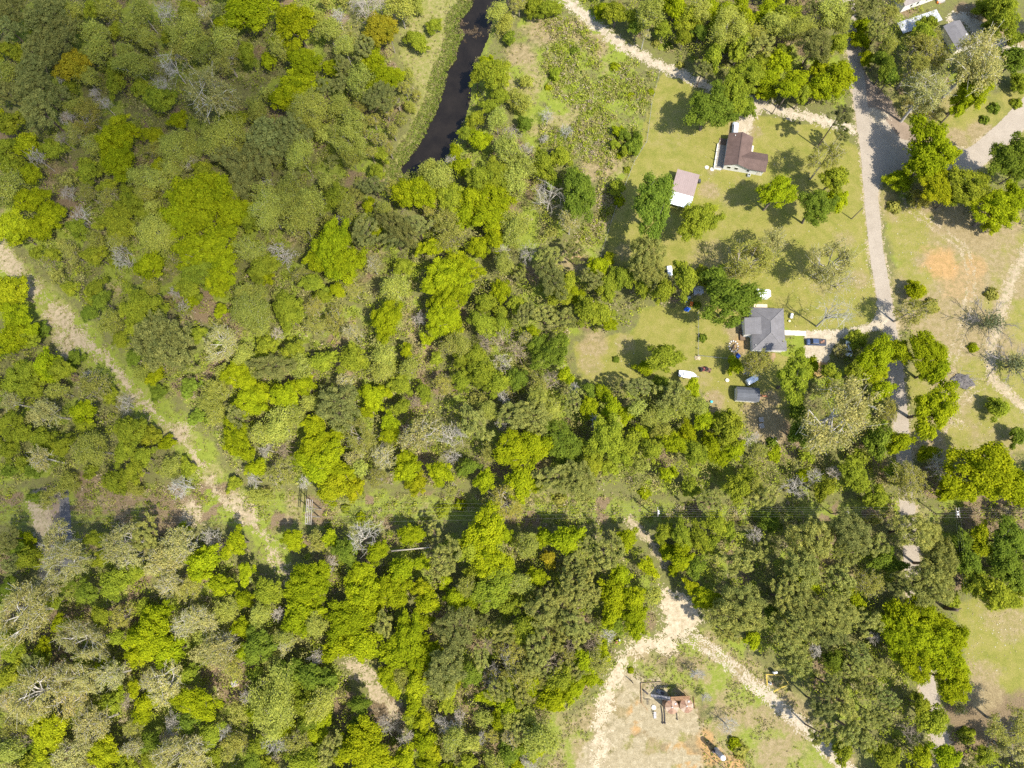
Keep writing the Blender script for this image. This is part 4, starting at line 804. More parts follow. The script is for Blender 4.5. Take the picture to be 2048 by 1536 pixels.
def young_woods():
    VV = []; FF = []; TT = []; o = 0
    for x, y, r, zc, code in filler:
        if code in 'BN': code = 'V'
        pk = KIND[code][1]; me = PROTO[pk, 's' if r < 2.8 else 'm', int(rt.integers(0, 3))]
        cm = me[1]; n = len(cm.vertices); c = np.empty(n*3, np.float32); cm.vertices.foreach_get('co', c); c = c.reshape(-1, 4, 3)
        va = np.empty(n, np.float32); cm.attributes['var'].data.foreach_get('value', va); va = va[::4]
        k = rt.random(len(c)) < .55; c = c[k]; va = va[k]
        a = rt.uniform(0, 6.28); R = np.array([[math.cos(a), -math.sin(a), 0], [math.sin(a), math.cos(a), 0], [0, 0, 1]])
        ctr = c.mean(1, keepdims=True); c = ctr*(r/me[2]) + (c-ctr)*1.25*(r/me[2]); c = c @ R.T + np.array([x, y, zc])
        VV.append(c.reshape(-1, 3)); lc = np.array(KIND[code][2])*rt.uniform(.85, 1.15)
        TT.append(np.repeat(lc*(.55+.95*np.clip(va, 0, 1))[:, None], 4, 0))
        tv = me[0]; 
    V = np.vstack(VV)
    ob = obj('young_woods', mesh_np('young_woods', V, np.arange(len(V)).reshape(-1, 4), UNDER, {'tint': np.vstack(TT)}))
    tag(ob, 'young trees closing the canopy between the larger ones', 'woods', None, 'stuff')
young_woods()
# the tall yard pine with a bare stem
def yard_pine():
    b = P(1634, 295); root = empty('pine_tree', b, 0.3, 'tall slim pine with long bare stem on the lawn by the junction', 'tree', GROUP['pine_tree'])
    tm, cm, R0, zc0 = PROTO['pine', 'm', 1]
    t = obj('trunk', tm, root); t.scale = (.8, .8, 17.0/zc0); t.color = (.11, .08, .06, 1)
    c = obj('crown', cm, root, (0, 0, 16.6)); c.scale = (.95, .95, .9); c.color = (.15, .155, .05, 1)
yard_pine()
# two old trees with long bare limbs and a leafy middle in the right field
def limb_tree(u, v, label, seed):
    r = np.random.default_rng(seed); b = P(u, v); root = empty('limbed_tree', b, 0, label, 'tree', 'old trees with long bare limbs')
    segs = [((0, 0, 0), (0, 0, 3.2), .34, .28)]; tw = []
    for i in range(6):
        a = i*2*math.pi/6+r.uniform(-.3, .3); L = r.uniform(4, 6.5); p = np.array([0, 0, 3.0]); d = np.array([math.cos(a), math.sin(a), .42])
        for s in range(4):
            q = p + d*L/4 + r.normal(size=3)*.25; segs.append((p, q, .15-.032*s, .15-.032*(s+1)))
            for k in range(3):
                e = q + (d+r.normal(size=3)*.7)*r.uniform(.8, 2.0); tw.append((q, e, .05, .03))
                for k2 in range(2): tw.append(((q+e)/2, (q+e)/2+(d+r.normal(size=3)*.9)*r.uniform(.5, 1.1), .035, .025))
            p = q
    t = obj('trunk', segs_mesh('trunk', segs, 6), root); t.color = (.10, .085, .08, 1)
    w = obj('twigs', segs_mesh('twigs', tw, 3), root); w.color = (.26, .23, .21, 1); w['kind'] = 'stuff'
    n = 900; C = r.normal(size=(n, 3))*[1.5, 1.3, .9]+[0, 0, 4.6]
    c = obj('crown', fin_crown('crown', C, unit(r, n)+[0, 0, .6], .5*r.uniform(.3, 1, n), .6*r.uniform(.4, 1.2, n), .5+r.normal(size=n)*.2, r, LEAF), root); c.color = (.15, .17, .09, 1)
limb_tree(1963, 652, 'old tree with long dark bare limbs left of the farm lane', 3)
limb_tree(2010, 735, 'old tree with long dark bare limbs right of the farm lane', 4)

# ------------------------------------------------------------------ shrubs one can pick out
SHR = {}
for v in range(3):
    r = np.random.default_rng(800+v); n = 420
    d = unit(r, n); d[:, 2] = np.abs(d[:, 2]); rad = (1+.2*np.sin(d[:, 0]*6+v))*(1-.5*r.random(n)**2)
    C = d*rad[:, None]*[1, 1, .95]
    SHR[v] = (fin_crown('foliage', C, d+unit(r, n)*.8+[0, 0, .3], .30*r.uniform(.6, 1.4, n), .30*r.uniform(.6, 1.4, n), .5+r.normal(size=n)*.18, r, LEAF),
              segs_mesh('stem', [((0, 0, -.1), d[i]*[.6, .6, .6], .05, .02) for i in range(8)], 4))
SHRUBS = [(1150,101,11,'D','round dark green bush alone on the weedy ground'),(1230,132,11,'L','lime bush at the top of the weedy ground'),(1262,190,9,'L','small lime bush left of the yard fence'),(1302,182,8,'L','small lime bush on the fence line near the gravel track'),(1108,152,12,'M','green bush in the weedy ground near the pond'),(1096,172,8,'K','yellow-green bush below the green one near the pond'),
 (1235,265,9,'L','lime bush at the top of the dark scrub'),(1241,310,8,'L','lime bush at the foot of the dark scrub'),(1254,338,8,'M','green bush on the fence line above the carport tree'),(1238,402,12,'L','tall lime bush left of the big carport tree'),(1222,420,9,'V','olive bush on the fence line below the carport tree'),(1233,374,10,'M','green bush at the fence left of the big carport tree'),
 (1312,85,9,'V','left olive bush beside the gravel track'),(1339,90,9,'D','right dark bush beside the gravel track'),(1360,128,9,'V','olive bush above the bend of the gravel track'),(1788,412,14,'V','olive bush right of the road at the field corner'),(1948,695,10,'L','lime bush left of the farm lane'),(1985,588,13,'V','olive bush beside the farm lane'),(1862,612,16,'V','olive weedy bush at the edge of the tan field'),(1232,718,7,'D','small dark bush in the paddock'),(1545,885,11,'D','dark bush by the leaning board'),(1262,1342,6,'L','tiny lime bush beside the sandy loop'),(1470,1488,12,'L','lime bush right of the bare white tree'),(1480,1500,14,'V','olive bush near the tall white vessel'),
 (1405,675,9,'D','vine-covered clump on the paddock fence'),(1395,610,8,'D','dark clump at the top of the paddock fence'),(1835,395,18,'V','olive bush at the tip of the east clump'),(1935,1470,14,'M','green bush by the lower right pole'),(1905,1200,14,'M','green bush beside the dark snag'),(690,1016,9,'M','low bush in the corridor right of the double poles'),(720,1032,9,'L','low lime bush in the corridor'),(885,1020,14,'M','dark bush in the shaded corridor'),(920,1010,12,'L','lime bush in the shaded corridor'),(565,955,12,'M','green bush left of the double poles'),(1290,985,12,'L','lime bush above the transformer pole'),(1120,1000,12,'V','olive bush in the corridor'),(1990,215,12,'D','dark bush beside the east road'),(1970,238,10,'D','dark clump left of the east road bend'),(2035,205,12,'M','green bush at the right edge by the east road')]
for u, v, rp, code, lb in SHRUBS:
    q = P(u, v, .8); fm, sm = SHR[int(rt.integers(0, 3))]; r = rp*.146
    root = empty('shrub', (q.x, q.y, 0), rt.uniform(0, 6), lb, 'shrub', 'single bushes')
    f = obj('foliage', fm, root); f.scale = (r, r, r*.95); lc = KIND[code][2]; f.color = (*lc, 1)
    s = obj('stem', sm, root); s.scale = (r, r, r*.95); s.color = (.12, .10, .07, 1)

# ------------------------------------------------------------------ undergrowth, weeds and reeds: nobody could count them
def clumps(xy, rad, hgt, per, ls, pal, seed, zoff=0.0):
    r = np.random.default_rng(seed); n = len(xy); tot = n*per
    k = np.repeat(np.arange(n), per); d = unit(r, tot); d[:, 2] = np.abs(d[:, 2])
    rr = (1-.5*r.random(tot)**2)
    C = np.zeros((tot, 3)); C[:, 0] = xy[k, 0]+d[:, 0]*rad[k]*rr; C[:, 1] = xy[k, 1]+d[:, 1]*rad[k]*rr; C[:, 2] = (zoff[k] if np.ndim(zoff) else zoff)+.08+d[:, 2]*hgt[k]*rr
    N = d*.45+unit(r, tot)*.7+[0, 0, .85]
    v, f = quads(C, N, ls*r.uniform(.5, 1.4, tot), ls*r.uniform(.5, 1.4, tot), r)
    pc = np.array(pal)[r.integers(0, len(pal), n)]
    t = pc[k]*(r.uniform(.5, 1.65, (tot, 1)))
    return v, f, np.repeat(t, 4, 0)
def scatter(n, cond, seed, ulim=(-80, 2130), vlim=(-80, 1610)):
    r = np.random.default_rng(seed); u = r.uniform(*ulim, n); v = r.uniform(*vlim, n)
    xy = np.array([P(a, b)[:2] for a, b in zip(u, v)]); return xy[cond(xy[:, 0], xy[:, 1])]
GREENS = [(.25, .29, .025), (.29, .32, .03), (.22, .26, .03), (.18, .21, .03), (.31, .29, .08), (.33, .31, .10), (.25, .22, .085), (.34, .28, .18)]
def stuff(name, parts, label, cat):
    v = np.vstack([p[0] for p in parts]); o = 0; fs = []
    for p in parts: fs.append(p[1]+o); o += len(p[0])
    t = np.vstack([p[2] for p in parts])
    ob = obj(name, mesh_np(name, v, np.vstack(fs), UNDER, {'tint': t})); tag(ob, label, cat, None, 'stuff')
r9 = np.random.default_rng(9)
wxy = scatter(14000, lambda X, Y: open_amount(X, Y) < -1.2, 31)
mxy = scatter(13500, lambda X, Y: (open_amount(X, Y) < -2.0) & (fbm(X/9, Y/9, 161) > .34), 33)
stuff('undergrowth', [clumps(wxy, r9.uniform(.7, 1.9, len(wxy)), r9.uniform(.8, 3.0, len(wxy)), 22, .40, GREENS, 5),
                      clumps(mxy, r9.uniform(.9, 2.2, len(mxy)), r9.uniform(1.0, 3.0, len(mxy)), 40, .30, GREENS[:7], 15, r9.uniform(1.0, 5.2, len(mxy)))], 'green undergrowth and saplings on the floor of the woods', 'undergrowth')
def weed_cond(X, Y):
    m = np.full(X.shape, -9.0)
    for k in ('weedy', 'line', 'bank_w', 'strip_w'): m = np.maximum(m, sdf(X, Y, Z[k]))
    bad = np.maximum.reduce([polyw(X, Y, TRK_N, 5), polyw(X, Y, TRK_W, 1.0), polyw(X, Y, ROAD, 6), sdf(X, Y, POND)+.3, polyw(X, Y, ROADW, 6), polyw(X, Y, ROADW2, 4)])
    return (m > 0) & (bad < 0) & (fbm(X/8, Y/8, 141) > .34)
wd = scatter(42000, weed_cond, 41)
def oil_cond(X, Y):
    bad = np.maximum.reduce([polyw(X, Y, TRK_OIL, 4), polyw(X, Y, LOOP, 5), sdf(X, Y, Z['sand_pad'])-1])
    return (sdf(X, Y, Z['oil']) > 0) & (bad < 0) & (fbm(X/6, Y/6, 143) > .45)
wo = scatter(9000, oil_cond, 43, (1050, 1780), (1250, 1610))
wd2 = scatter(5200, lambda X, Y: (sdf(X, Y, Z['weedy']) > 1) & (polyw(X, Y, TRK_N, 6) < 0) & (fbm(X/10, Y/10, 151) > .5), 47, (1080, 1330), (-60, 560))
lxy = scatter(2600, lambda X, Y: (sdf(X, Y, Z['line']) > .3) & (polyw(X, Y, TRK_W, 4) < 0) & (polyw(X, Y, ROAD, 6) < 0) & (polyw(X, Y, TRK_SE, 3) < 0) & (fbm(X/7, Y/7, 171) > .45) & (polyw(X, Y, ROADW, 9) < 0) & (polyw(X, Y, ROADW2, 6) < 0), 57, (-60, 2130), (940, 1070))
WEED = [(.23, .25, .04), (.27, .26, .07), (.20, .225, .04), (.31, .26, .14), (.26, .21, .11), (.20, .185, .08)]
stuff('weeds', [clumps(wd, r9.uniform(.25, .8, len(wd)), r9.uniform(.1, .5, len(wd)), 9, .26, WEED, 6), clumps(wo, r9.uniform(.2, .5, len(wo)), r9.uniform(.06, .22, len(wo)), 5, .26, WEED, 7),
                clumps(lxy, r9.uniform(.5, 1.6, len(lxy)), r9.uniform(.4, 1.8, len(lxy)), 24, .32, GREENS, 18), clumps(wd2, r9.uniform(.5, 1.5, len(wd2)), r9.uniform(.5, 1.8, len(wd2)), 18, .36, GREENS, 8)], 'rough weeds and low scrub on open ground', 'weeds')
def reed_cond(X, Y):
    s = sdf(X, Y, POND); q = P2([(938, -30), (930, 60), (905, 110), (880, 180), (850, 250), (800, 335)])
    d, _ = seg_dist(X, Y, q); return (s > -4.5) & (s < .5) & (d < 6.5)
rd = scatter(60000, reed_cond, 51, (760, 1010), (-60, 370))[:3600]
stuff('reeds', [clumps(rd, r9.uniform(.25, .6, len(rd)), r9.uniform(.3, .9, len(rd)), 12, .26, [(.17, .21, .03), (.13, .17, .03), (.22, .23, .06), (.19, .17, .07)], 9, -.3)], 'green reeds fringing the west side of the pond', 'reeds')
sx = scatter(9000, lambda X, Y: scum(X, Y) > 4, 53, (900, 985), (30, 95))[:260]
stuff('pond_debris', [clumps(sx, r9.uniform(.1, .4, len(sx)), r9.uniform(.03, .1, len(sx)), 6, .25, [(.10, .075, .05), (.16, .12, .08)], 10, -.33)], 'brown floating debris across the narrow of the pond', 'debris')

def lawn_litter():
    r = np.random.default_rng(77); pts = []
    for u, v, s, n in [(1720, 570, 22, 130), (1600, 580, 30, 90), (1640, 640, 30, 60), (1690, 480, 40, 60), (2000, 1240, 40, 110), (1960, 1270, 40, 60), (1990, 880, 50, 110), (1860, 560, 60, 90), (1820, 480, 40, 60), (1500, 290, 60, 50), (1420, 400, 60, 50), (1300, 300, 60, 30), (1200, 700, 40, 50), (1430, 800, 30, 40), (1460, 520, 60, 40), (1900, 690, 50, 90)]:
        for a, b in r.normal(size=(n, 2))*s: q = P(u+a, v+b); pts.append((q.x, q.y, .045))
    C = np.array(pts); keep = (polyw(C[:, 0], C[:, 1], ROAD, 5) < 0); C = C[keep]; n = len(C)
    v, f = quads(C, np.tile([0, 0, 1.0], (n, 1))+r.normal(size=(n, 3))*.1, r.uniform(.12, .5, n), r.uniform(.12, .42, n), r)
    t = np.array([(.50, .42, .22), (.42, .34, .19), (.55, .50, .36)])[r.integers(0, 3, n)]
    o = obj('leaf_litter', mesh_np('leaf_litter', v, f, UNDER, {'tint': np.repeat(t, 4, 0)})); tag(o, 'dry pale leaves scattered over the lawns and fields', 'leaf litter', None, 'stuff')
lawn_litter()
# ------------------------------------------------------------------ buildings
WHITE = mat('white_siding', (.70, .68, .62), .7, 0, .06); CREAM = mat('cream_trim', (.66, .60, .48), .7, 0, .06)
BROOF = rows_mat('brown_shingles', (.115, .075, .062), 1, .5, .2); BROOF2 = rows_mat('brown_shingles_wing', (.115, .075, .062), 0, .5, .2)
BMETAL = rows_mat('brown_metal_roof', (.27, .205, .185), 0, .6, .08, .75, .5); WMETAL = rows_mat('white_metal_roof', (.80, .82, .84), 0, .6, .06, .85, .45)
GROOF = rows_mat('grey_shingles', (.150, .142, .145), 1, .45, .16); SLATE = rows_mat('slate_shingles', (.095, .10, .112), 1, .4, .16)
GLASS = mat('dark_window_glass', (.02, .025, .03), .1, 0, .1, spec=.6); DARK = mat('dark_shade_cloth', (.03, .03, .03), .9)
DECK = mat('grey_decking', (.22, .20, .17), .85, 0, .2, 4); WOOD = mat('weathered_wood', (.27, .18, .10), .85, 0, .25, 5); GREYWOOD = mat('grey_weathered_wood', (.32, .30, .27), .9, 0, .25, 5)
STEEL = mat('galvanised_steel', (.45, .46, .48), .4, .7, .1); BLACK = mat('black_rubber', (.02, .02, .02), .8)
PAD = mat('concrete_pad', (.50, .46, .38), .9, 0, .12, 2); TANPAD = mat('sandy_concrete', (.50, .41, .29), .9, 0, .14, 2)
def gable(mb_roof, cx, cy, lx, ly, ze, zr, axis='y', t=.14):
    """two thick slopes over a rectangle; ridge along axis"""
    hx, hy = lx/2, ly/2
    for s in (-1, 1):
        if axis == 'y':
            pts = [(cx+s*hx, cy-hy, ze), (cx+s*hx, cy+hy, ze), (cx, cy+hy, zr), (cx, cy-hy, zr)]
        else:
            pts = [(cx-hx, cy+s*hy, ze), (cx+hx, cy+s*hy, ze), (cx+hx, cy, zr), (cx-hx, cy, zr)]
        mb_roof.poly(pts, (0, 0, t))
def walls_gable(mb, cx, cy, lx, ly, h, hr, axis='y'):
    hx, hy = lx/2, ly/2; mb.box((cx, cy, h/2), (lx, ly, h))
    if axis == 'y':
        mb.poly([(cx-hx, cy-hy, h), (cx+hx, cy-hy, h), (cx, cy-hy, hr)], (0, ly, 0))
    else:
        mb.poly([(cx-hx, cy-hy, h), (cx-hx, cy+hy, h), (cx-hx, cy, hr)], (lx, 0, 0))
def window(parent, c, w, h, side, frame=WHITE):
    """side: unit normal direction of the wall in the local frame ('S','N','E','W')"""
    n = {'S': (0, -1), 'N': (0, 1), 'E': (1, 0), 'W': (-1, 0)}[side]; lat = (abs(n[1]), abs(n[0]))
    f = MB().box(c, (lat[0]*w+abs(n[0])*.06, lat[1]*w+abs(n[1])*.06, h)).build('window', frame, parent)
    MB().box((c[0]+n[0]*.025, c[1]+n[1]*.025, c[2]), (lat[0]*(w-.16)+abs(n[0])*.05, lat[1]*(w-.16)+abs(n[1])*.05, h-.16)).build('pane', GLASS, f)
    return f
def house_north():
    q = P(1480.5, 296.4, 4.6); rz = ang(1475.2, 331.2, 1485.7, 261.5, 4.6)-math.pi/2
    h = empty('house', (q.x, q.y, 0), rz, 'white L-shaped house with brown shingle roof and west porch', 'house')
    w = MB(); walls_gable(w, 0, 0, 6.8, 10.2, 2.9, 4.42); w.box((5.9, -2.45, 1.45), (5.0, 5.3, 2.9)); w.poly([(8.4, -5.1, 2.9), (8.4, .2, 2.9), (8.4, -2.45, 4.08)], (-5, 0, 0)); w.build('wall', WHITE, h)
    r = MB(); gable(r, 0, 0, 7.5, 10.9, 2.85, 4.55); rf = r.build('roof', BROOF, h)
    r = MB()
    for s, y in ((-1, -5.45), (1, .55)):
        r.poly([(8.75, y, 2.86), (8.75, -2.45, 4.26), (.75, -2.45, 4.26), (3.78, y, 2.86)], (0, 0, .14))
    r.build('wing_roof', BROOF2, h)
    m = MB().box((0, 0, 4.70), (.28, 10.9, .06)); m.build('ridge_cap', mat('ridge_cap_brown', (.085, .055, .045)), rf)
    m = MB().box((4.9, -2.45, 4.42), (7.6, .26, .06)); m.build('ridge_cap', mat('ridge_cap_brown', (.085, .055, .045)), rf)
    MB().cyl((-1.9, 4.4, 3.4), .12, .75, 10).build('vent_pipe', WHITE, rf)
    for x in (-1.9, .35): window(h, (x, -5.12, 1.7), 1.1, 1.1, 'S')
    for x in (3.0, ): window(h, (x+.9, -5.12, 1.6), .9, 1.0, 'S')
    MB().box((7.2, -5.13, 1.05), (.95, .06, 2.1)).build('door', CREAM, h)
    MB().box((-4.7, -1.3, .16), (2.5, 8.2, .32)).build('porch_floor', DECK, h)
    e = MB(); e.box((-6.05, -1.3, .30), (.32, 8.7, .6)); e.box((-4.9, -5.55, .30), (2.0, .32, .6)); e.build('porch_rail', CREAM, h)
    for y in (-5.4, -2.7, 0, 2.7): MB().box((-5.95, y, 1.3), (.14, .14, 2.6)).build('porch_post', WHITE, h)
    MB().box((-4.55, 4.0, .10), (2.4, 2.3, .2)).build('back_step', mat('brown_deck', (.13, .09, .06), .9), h)
    MB().box((4.3, 2.3, .12), (1.1, 4.2, .24)).build('stoop', PAD, h)
    a = empty('air_conditioner', h.matrix_world.to_translation(), 0, 'grey air conditioner beside the white south wall', 'air conditioner')
    p = Matrix.Rotation(rz, 3, 'Z') @ Vector((4.6, -5.9, 0)); a.location = (q.x+p.x, q.y+p.y, 0); a.rotation_euler = (0, 0, rz)
    MB().box((0, 0, .42), (.8, .8, .8), bevel=.05).build('case', mat('grey_case', (.45, .46, .45)), a); MB().cyl((0, 0, .825), .3, .03, 14).build('fan_grille', BLACK, a)
    for k, dx in enumerate((-8.9, -7.3)):
        uv = ((1413.5, 335), (1424, 339))[k]; g = P(*uv)
        o = MB().cyl((0, 0, 0), .62, .16, 20).cyl((0, 0, .16), .18, .07, 10).build('tank_lid', PAD, None, False, (g.x, g.y, 0))
        tag(o, ('left' if k == 0 else 'right')+' of two round concrete lids on the lawn by the porch', 'lid', 'round lids on the lawn')
house_north()
def carport():
    c = [P(1352.8, 338.4, 3.2), P(1397, 350, 3.2), P(1386.8, 393.4, 3.0), P(1347, 382.5, 3.0)]
    ctr = (c[0]+c[1]+c[2]+c[3])/4; rz = math.atan2((c[1]-c[0]).y, (c[1]-c[0]).x); lx = (c[1]-c[0]).length; ly = (c[0]-c[3]).length
    h = empty('carport', (ctr.x, ctr.y, 0), rz, 'metal carport, brown roof with a white lean-to roof', 'carport')
    MB().box((0, 0, 1.5), (lx-.4, ly-.4, 3.0)).build('wall', mat('tan_metal_siding', (.40, .36, .30)), h)
    r = MB(); r.poly([(-lx/2, -ly/2, 3.05), (lx/2, -ly/2, 3.05), (lx/2, ly/2, 3.35), (-lx/2, ly/2, 3.35)], (0, 0, .12)); r.build('roof', BMETAL, h)
    r = MB(); y0 = -ly/2-.02; r.poly([(-lx/2+.1, y0-3.9, 2.55), (lx/2-.05, y0-3.9, 2.55), (lx/2-.05, y0, 2.9), (-lx/2+.1, y0, 2.9)], (0, 0, .1)); r.build('lean_to_roof', WMETAL, h)
    for x in (-lx/2+.4, 0, lx/2-.4): MB().box((x, y0-3.6, 1.27), (.12, .12, 2.55)).build('post', GREYWOOD, h)
    g = P(1398, 364); a = MB().box((0, 0, .5), (.7, 1.1, 1.0), bevel=.06).build('generator_box', mat('dark_metal', (.07, .07, .075), .5, .4), None, False, (g.x, g.y, 0)); tag(a, 'dark box beside the east side of the brown carport', 'box')
carport()
def house_south():
    zE, hx, hy = 2.9, 4.65, 6.3
    q = P(1460+.1042*735, 560+.1042*940, 3.2); rz = math.radians(-1.5)
    h = empty('house', (q.x, q.y, 0), rz, 'house with grey hip roof beside the gravel driveway', 'house')
    MB().box((0, 0, 1.45), (2*hx-.7, 2*hy-.7, 2.9)).build('wall', WHITE, h)
    zr = zE+hx*.5; yr = hy-hx
    roof = empty('roof', (0, 0, 0)); bpy.data.objects.remove(roof)
    rw = MB(); t = (0, 0, .16)
    rw.poly([(hx, -hy, zE), (hx, hy, zE), (0, yr, zr), (0, -yr, zr)], t); rw.poly([(-hx, hy, zE), (-hx, -hy, zE), (0, -yr, zr), (0, yr, zr)], t)
    rf = rw.build('roof', GROOF, h)
    r2 = MB(); r2.poly([(hx, hy, zE), (-hx, hy, zE), (0, yr, zr)], t); r2.poly([(-hx, -hy, zE), (hx, -hy, zE), (0, -yr, zr)], t); r2.build('hip_end', rows_mat('grey_shingles_hip', (.150, .142, .145), 1, .45, .16), rf)
    cap = MB()
    for s in (-1, 1):
        for e in (-1, 1): cap.tube((e*hx, s*hy, zE+.18), (0, s*yr, zr+.18), .10, 4)
    cap.tube((0, -yr, zr+.18), (0, yr, zr+.18), .10, 4); cap.build('ridge_cap', mat('grey_cap', (.19, .18, .18)), rf)
    MB().box((0, -hy-.03, zE-.08), (2*hx, .06, .32)).build('fascia', WHITE, h)
    MB().poly([(-6.7, -1.85, 3.15), (-2.3, -1.85, 4.15), (-2.3, 3.2, 4.15), (-6.7, 3.2, 3.15)], (0, 0, .14)).build('addition_roof', rows_mat('grey_shingles_light', (.17, .162, .165), 0, .45, .14), h)
    MB().box((-5.4, .68, 1.55), (2.3, 4.7, 3.1)).build('addition_wall', WHITE, h)
    MB().poly([(hx-.15, -3.3, zE+.10), (hx+.35, -3.3, zE), (hx+.35, -6.3, zE), (hx-.15, -6.3, zE+.1)], (0, 0, .13)).build('entry_roof', GROOF, h)
    for y in (-4.5, -1.0, 2.5): window(h, (4.33, y, 1.7), 1.2, 1.2, 'E')
    MB().box((4.34, .9, 1.05), (.06, 1.0, 2.1)).build('door', mat('dark_red_door', (.15, .04, .03)), h)
    for x in (-2.5, 1.0): window(h, (x, -5.98, 1.7), 1.1, 1.1, 'S')
    MB().cyl((-3.9, -5.0, 3.2), .10, .7, 8).build('vent_pipe', WHITE, rf); MB().cyl((-.6, -4.6, 3.5), .08, .6, 8).build('vent_pipe', BLACK, rf)
    MB().box((-.9, 7.35, .09), (3.9, 2.2, .18)).build('patio', TANPAD, h)
    MB().box((-6.6, -1.2, .35), (1.4, 3.0, .7)).build('west_deck', mat('brown_deck', (.13, .09, .06), .9), h)
    d = MB().box((1.6, -7.1, .45), (2.0, 1.5, .12)); 
    for x in (.75, 2.45):
        for y in (-6.5, -7.7): d.box((x, y, .2), (.12, .12, .4))
    dk = d.build('south_deck', WOOD, h)
    for k in range(3): MB().box((1.6, -8.0-.3*k, .34-.13*k), (1.2, .28, .06)).build('step', WOOD, dk)
house_south()
def small_shed():
    f = lambda x, y, z: P(1330+.1318*x, 700+.1318*y, z)
    a, b, c, d = f(1085, 555, 2.6), f(1440, 578, 2.6), f(1430, 775, 2.4), f(1085, 768, 2.4)
    ctr = (a+b+c+d)/4; rz = math.atan2((b-a).y, (b-a).x); lx = (b-a).length-.2; ly = (a-d).length
    h = empty('shed', (ctr.x, ctr.y, 0), rz, 'small white shed with slate-grey gambrel roof on the lawn', 'shed')
    MB().box((0, 0, 1.1), (lx-.2, ly-.35, 2.2)).build('wall', WHITE, h)
    r = MB(); hy = ly/2; prof = [(-hy, 2.15), (-hy*.55, 2.95), (0, 3.25), (hy*.55, 2.95), (hy, 2.15)]
    for (y0, z0), (y1, z1) in zip(prof, prof[1:]): r.poly([(-lx/2, y0, z0), (lx/2, y0, z0), (lx/2, y1, z1), (-lx/2, y1, z1)], (0, 0, .1))
    r.build('roof', SLATE, h)
    g = MB(); 
    for s in (-1, 1): g.poly([(s*(lx/2-.12), y, z-.02) for y, z in prof], (s*.04, 0, 0))
    g.build('gable_end', CREAM, h); MB().box((lx/2-.06, 0, .95), (.08, 1.5, 1.8)).build('door', WOOD, h)
    rp = MB().poly([(lx/2, -.8, .18), (lx/2, .8, .18), (lx/2+1.4, .8, .02), (lx/2+1.4, -.8, .02)], (0, 0, .06)); rp.build('ramp', WOOD, h)
small_shed()
def ne_buildings():
    f = lambda x, y, z: P(1780+.1309*x, .1309*y, z)
    a, b, c, d = f(90, 350, 2.7), f(690, 145, 2.7), f(825, 255, 2.7), f(215, 562, 2.7)
    ctr = (a+b+c+d)/4; rz = math.atan2((b-a).y, (b-a).x); lx = (b-a).length; ly = ((a-d).length+(b-c).length)/2
    h = empty('carport', (ctr.x, ctr.y, 0), rz, 'long carport with pale grey flat metal roof at top right', 'carport')
    MB().box((0, 0, 2.7), (lx, ly*.92, .12)).build('roof', mat('pale_grey_metal', (.38, .385, .40), .5, 0, .2, .5), h)
    for x in (-lx/2+.4, 0, lx/2-.4):
        for y in (-ly*.42, ly*.42): MB().box((x, y, 1.32), (.12, .12, 2.64)).build('post', STEEL, h)
    a, b, c, d = f(835, 400, 2.8), f(1075, 312, 2.8), f(1290, 680, 2.8), f(1010, 740, 2.8)
    ctr = (a+b+c+d)/4; rz = math.atan2((b-a).y, (b-a).x); lx = (b-a).length+.4; ly = (b-c).length
    h = empty('garage', (ctr.x, ctr.y, 0), rz, 'garage with dark grey shingle gable roof in the top right yard', 'garage')
    w = MB(); walls_gable(w, 0, 0, lx-.6, ly-.6, 2.6, 3.2); w.build('wall', CREAM, h)
    r = MB(); gable(r, 0, 0, lx, ly, 2.6, 3.5); r.build('roof', GROOF, h)
    MB().box((lx*.31, -ly*.1, 3.15), (.5, .35, .35)).build('roof_vent', WHITE, h)
    MB().box((0, ly/2-.32, 1.0), (1.6, .08, 2.0)).build('door', WHITE, h)
    a, b = f(150, 205, 0), f(640, 20, 0); rz = math.atan2((b-a).y, (b-a).x); L = 15.0
    ux = Vector((math.cos(rz), math.sin(rz), 0)); uy = Vector((-math.sin(rz), math.cos(rz), 0)); ctr = a + ux*L/2 + uy*2.3
    h = empty('mobile_home', (ctr.x, ctr.y, 0), rz, 'white mobile home with taupe roof cut by the top edge', 'mobile home')
    MB().box((0, 0, 1.75), (L, 4.4, 2.9)).build('wall', WHITE, h); MB().box((0, 0, .15), (L-.2, 4.2, .3)).build('skirting', mat('grey_skirt', (.35, .34, .32)), h)
    r = MB(); gable(r, 0, 0, L+.3, 4.8, 3.2, 3.9, 'x'); r.build('roof', rows_mat('taupe_shingles', (.23, .20, .18), 1, .45, .15), h)
    for x in (-4.5, -2.2, 1.2, 4.5): window(h, (x, -2.22, 2.0), .8, 1.0, 'S', mat('grey_frame', (.3, .3, .3)))
    MB().box((L*.42, -3.2, .35), (2.2, 1.9, .7)).build('porch', GREYWOOD, h)
    g = f(740, 45, 0); o = MB().ball((0, 0, .35), .55, 2, (1.4, .9, .7)).box((0, 0, .2), (1.2, .7, .4)).build('garden_cart', mat('orange_plastic', (.65, .20, .03), .5), None, False, (g.x, g.y, 0)); tag(o, 'orange garden cart beside the white mobile home', 'cart')
    g = f(845, 225, 0)
ne_buildings()

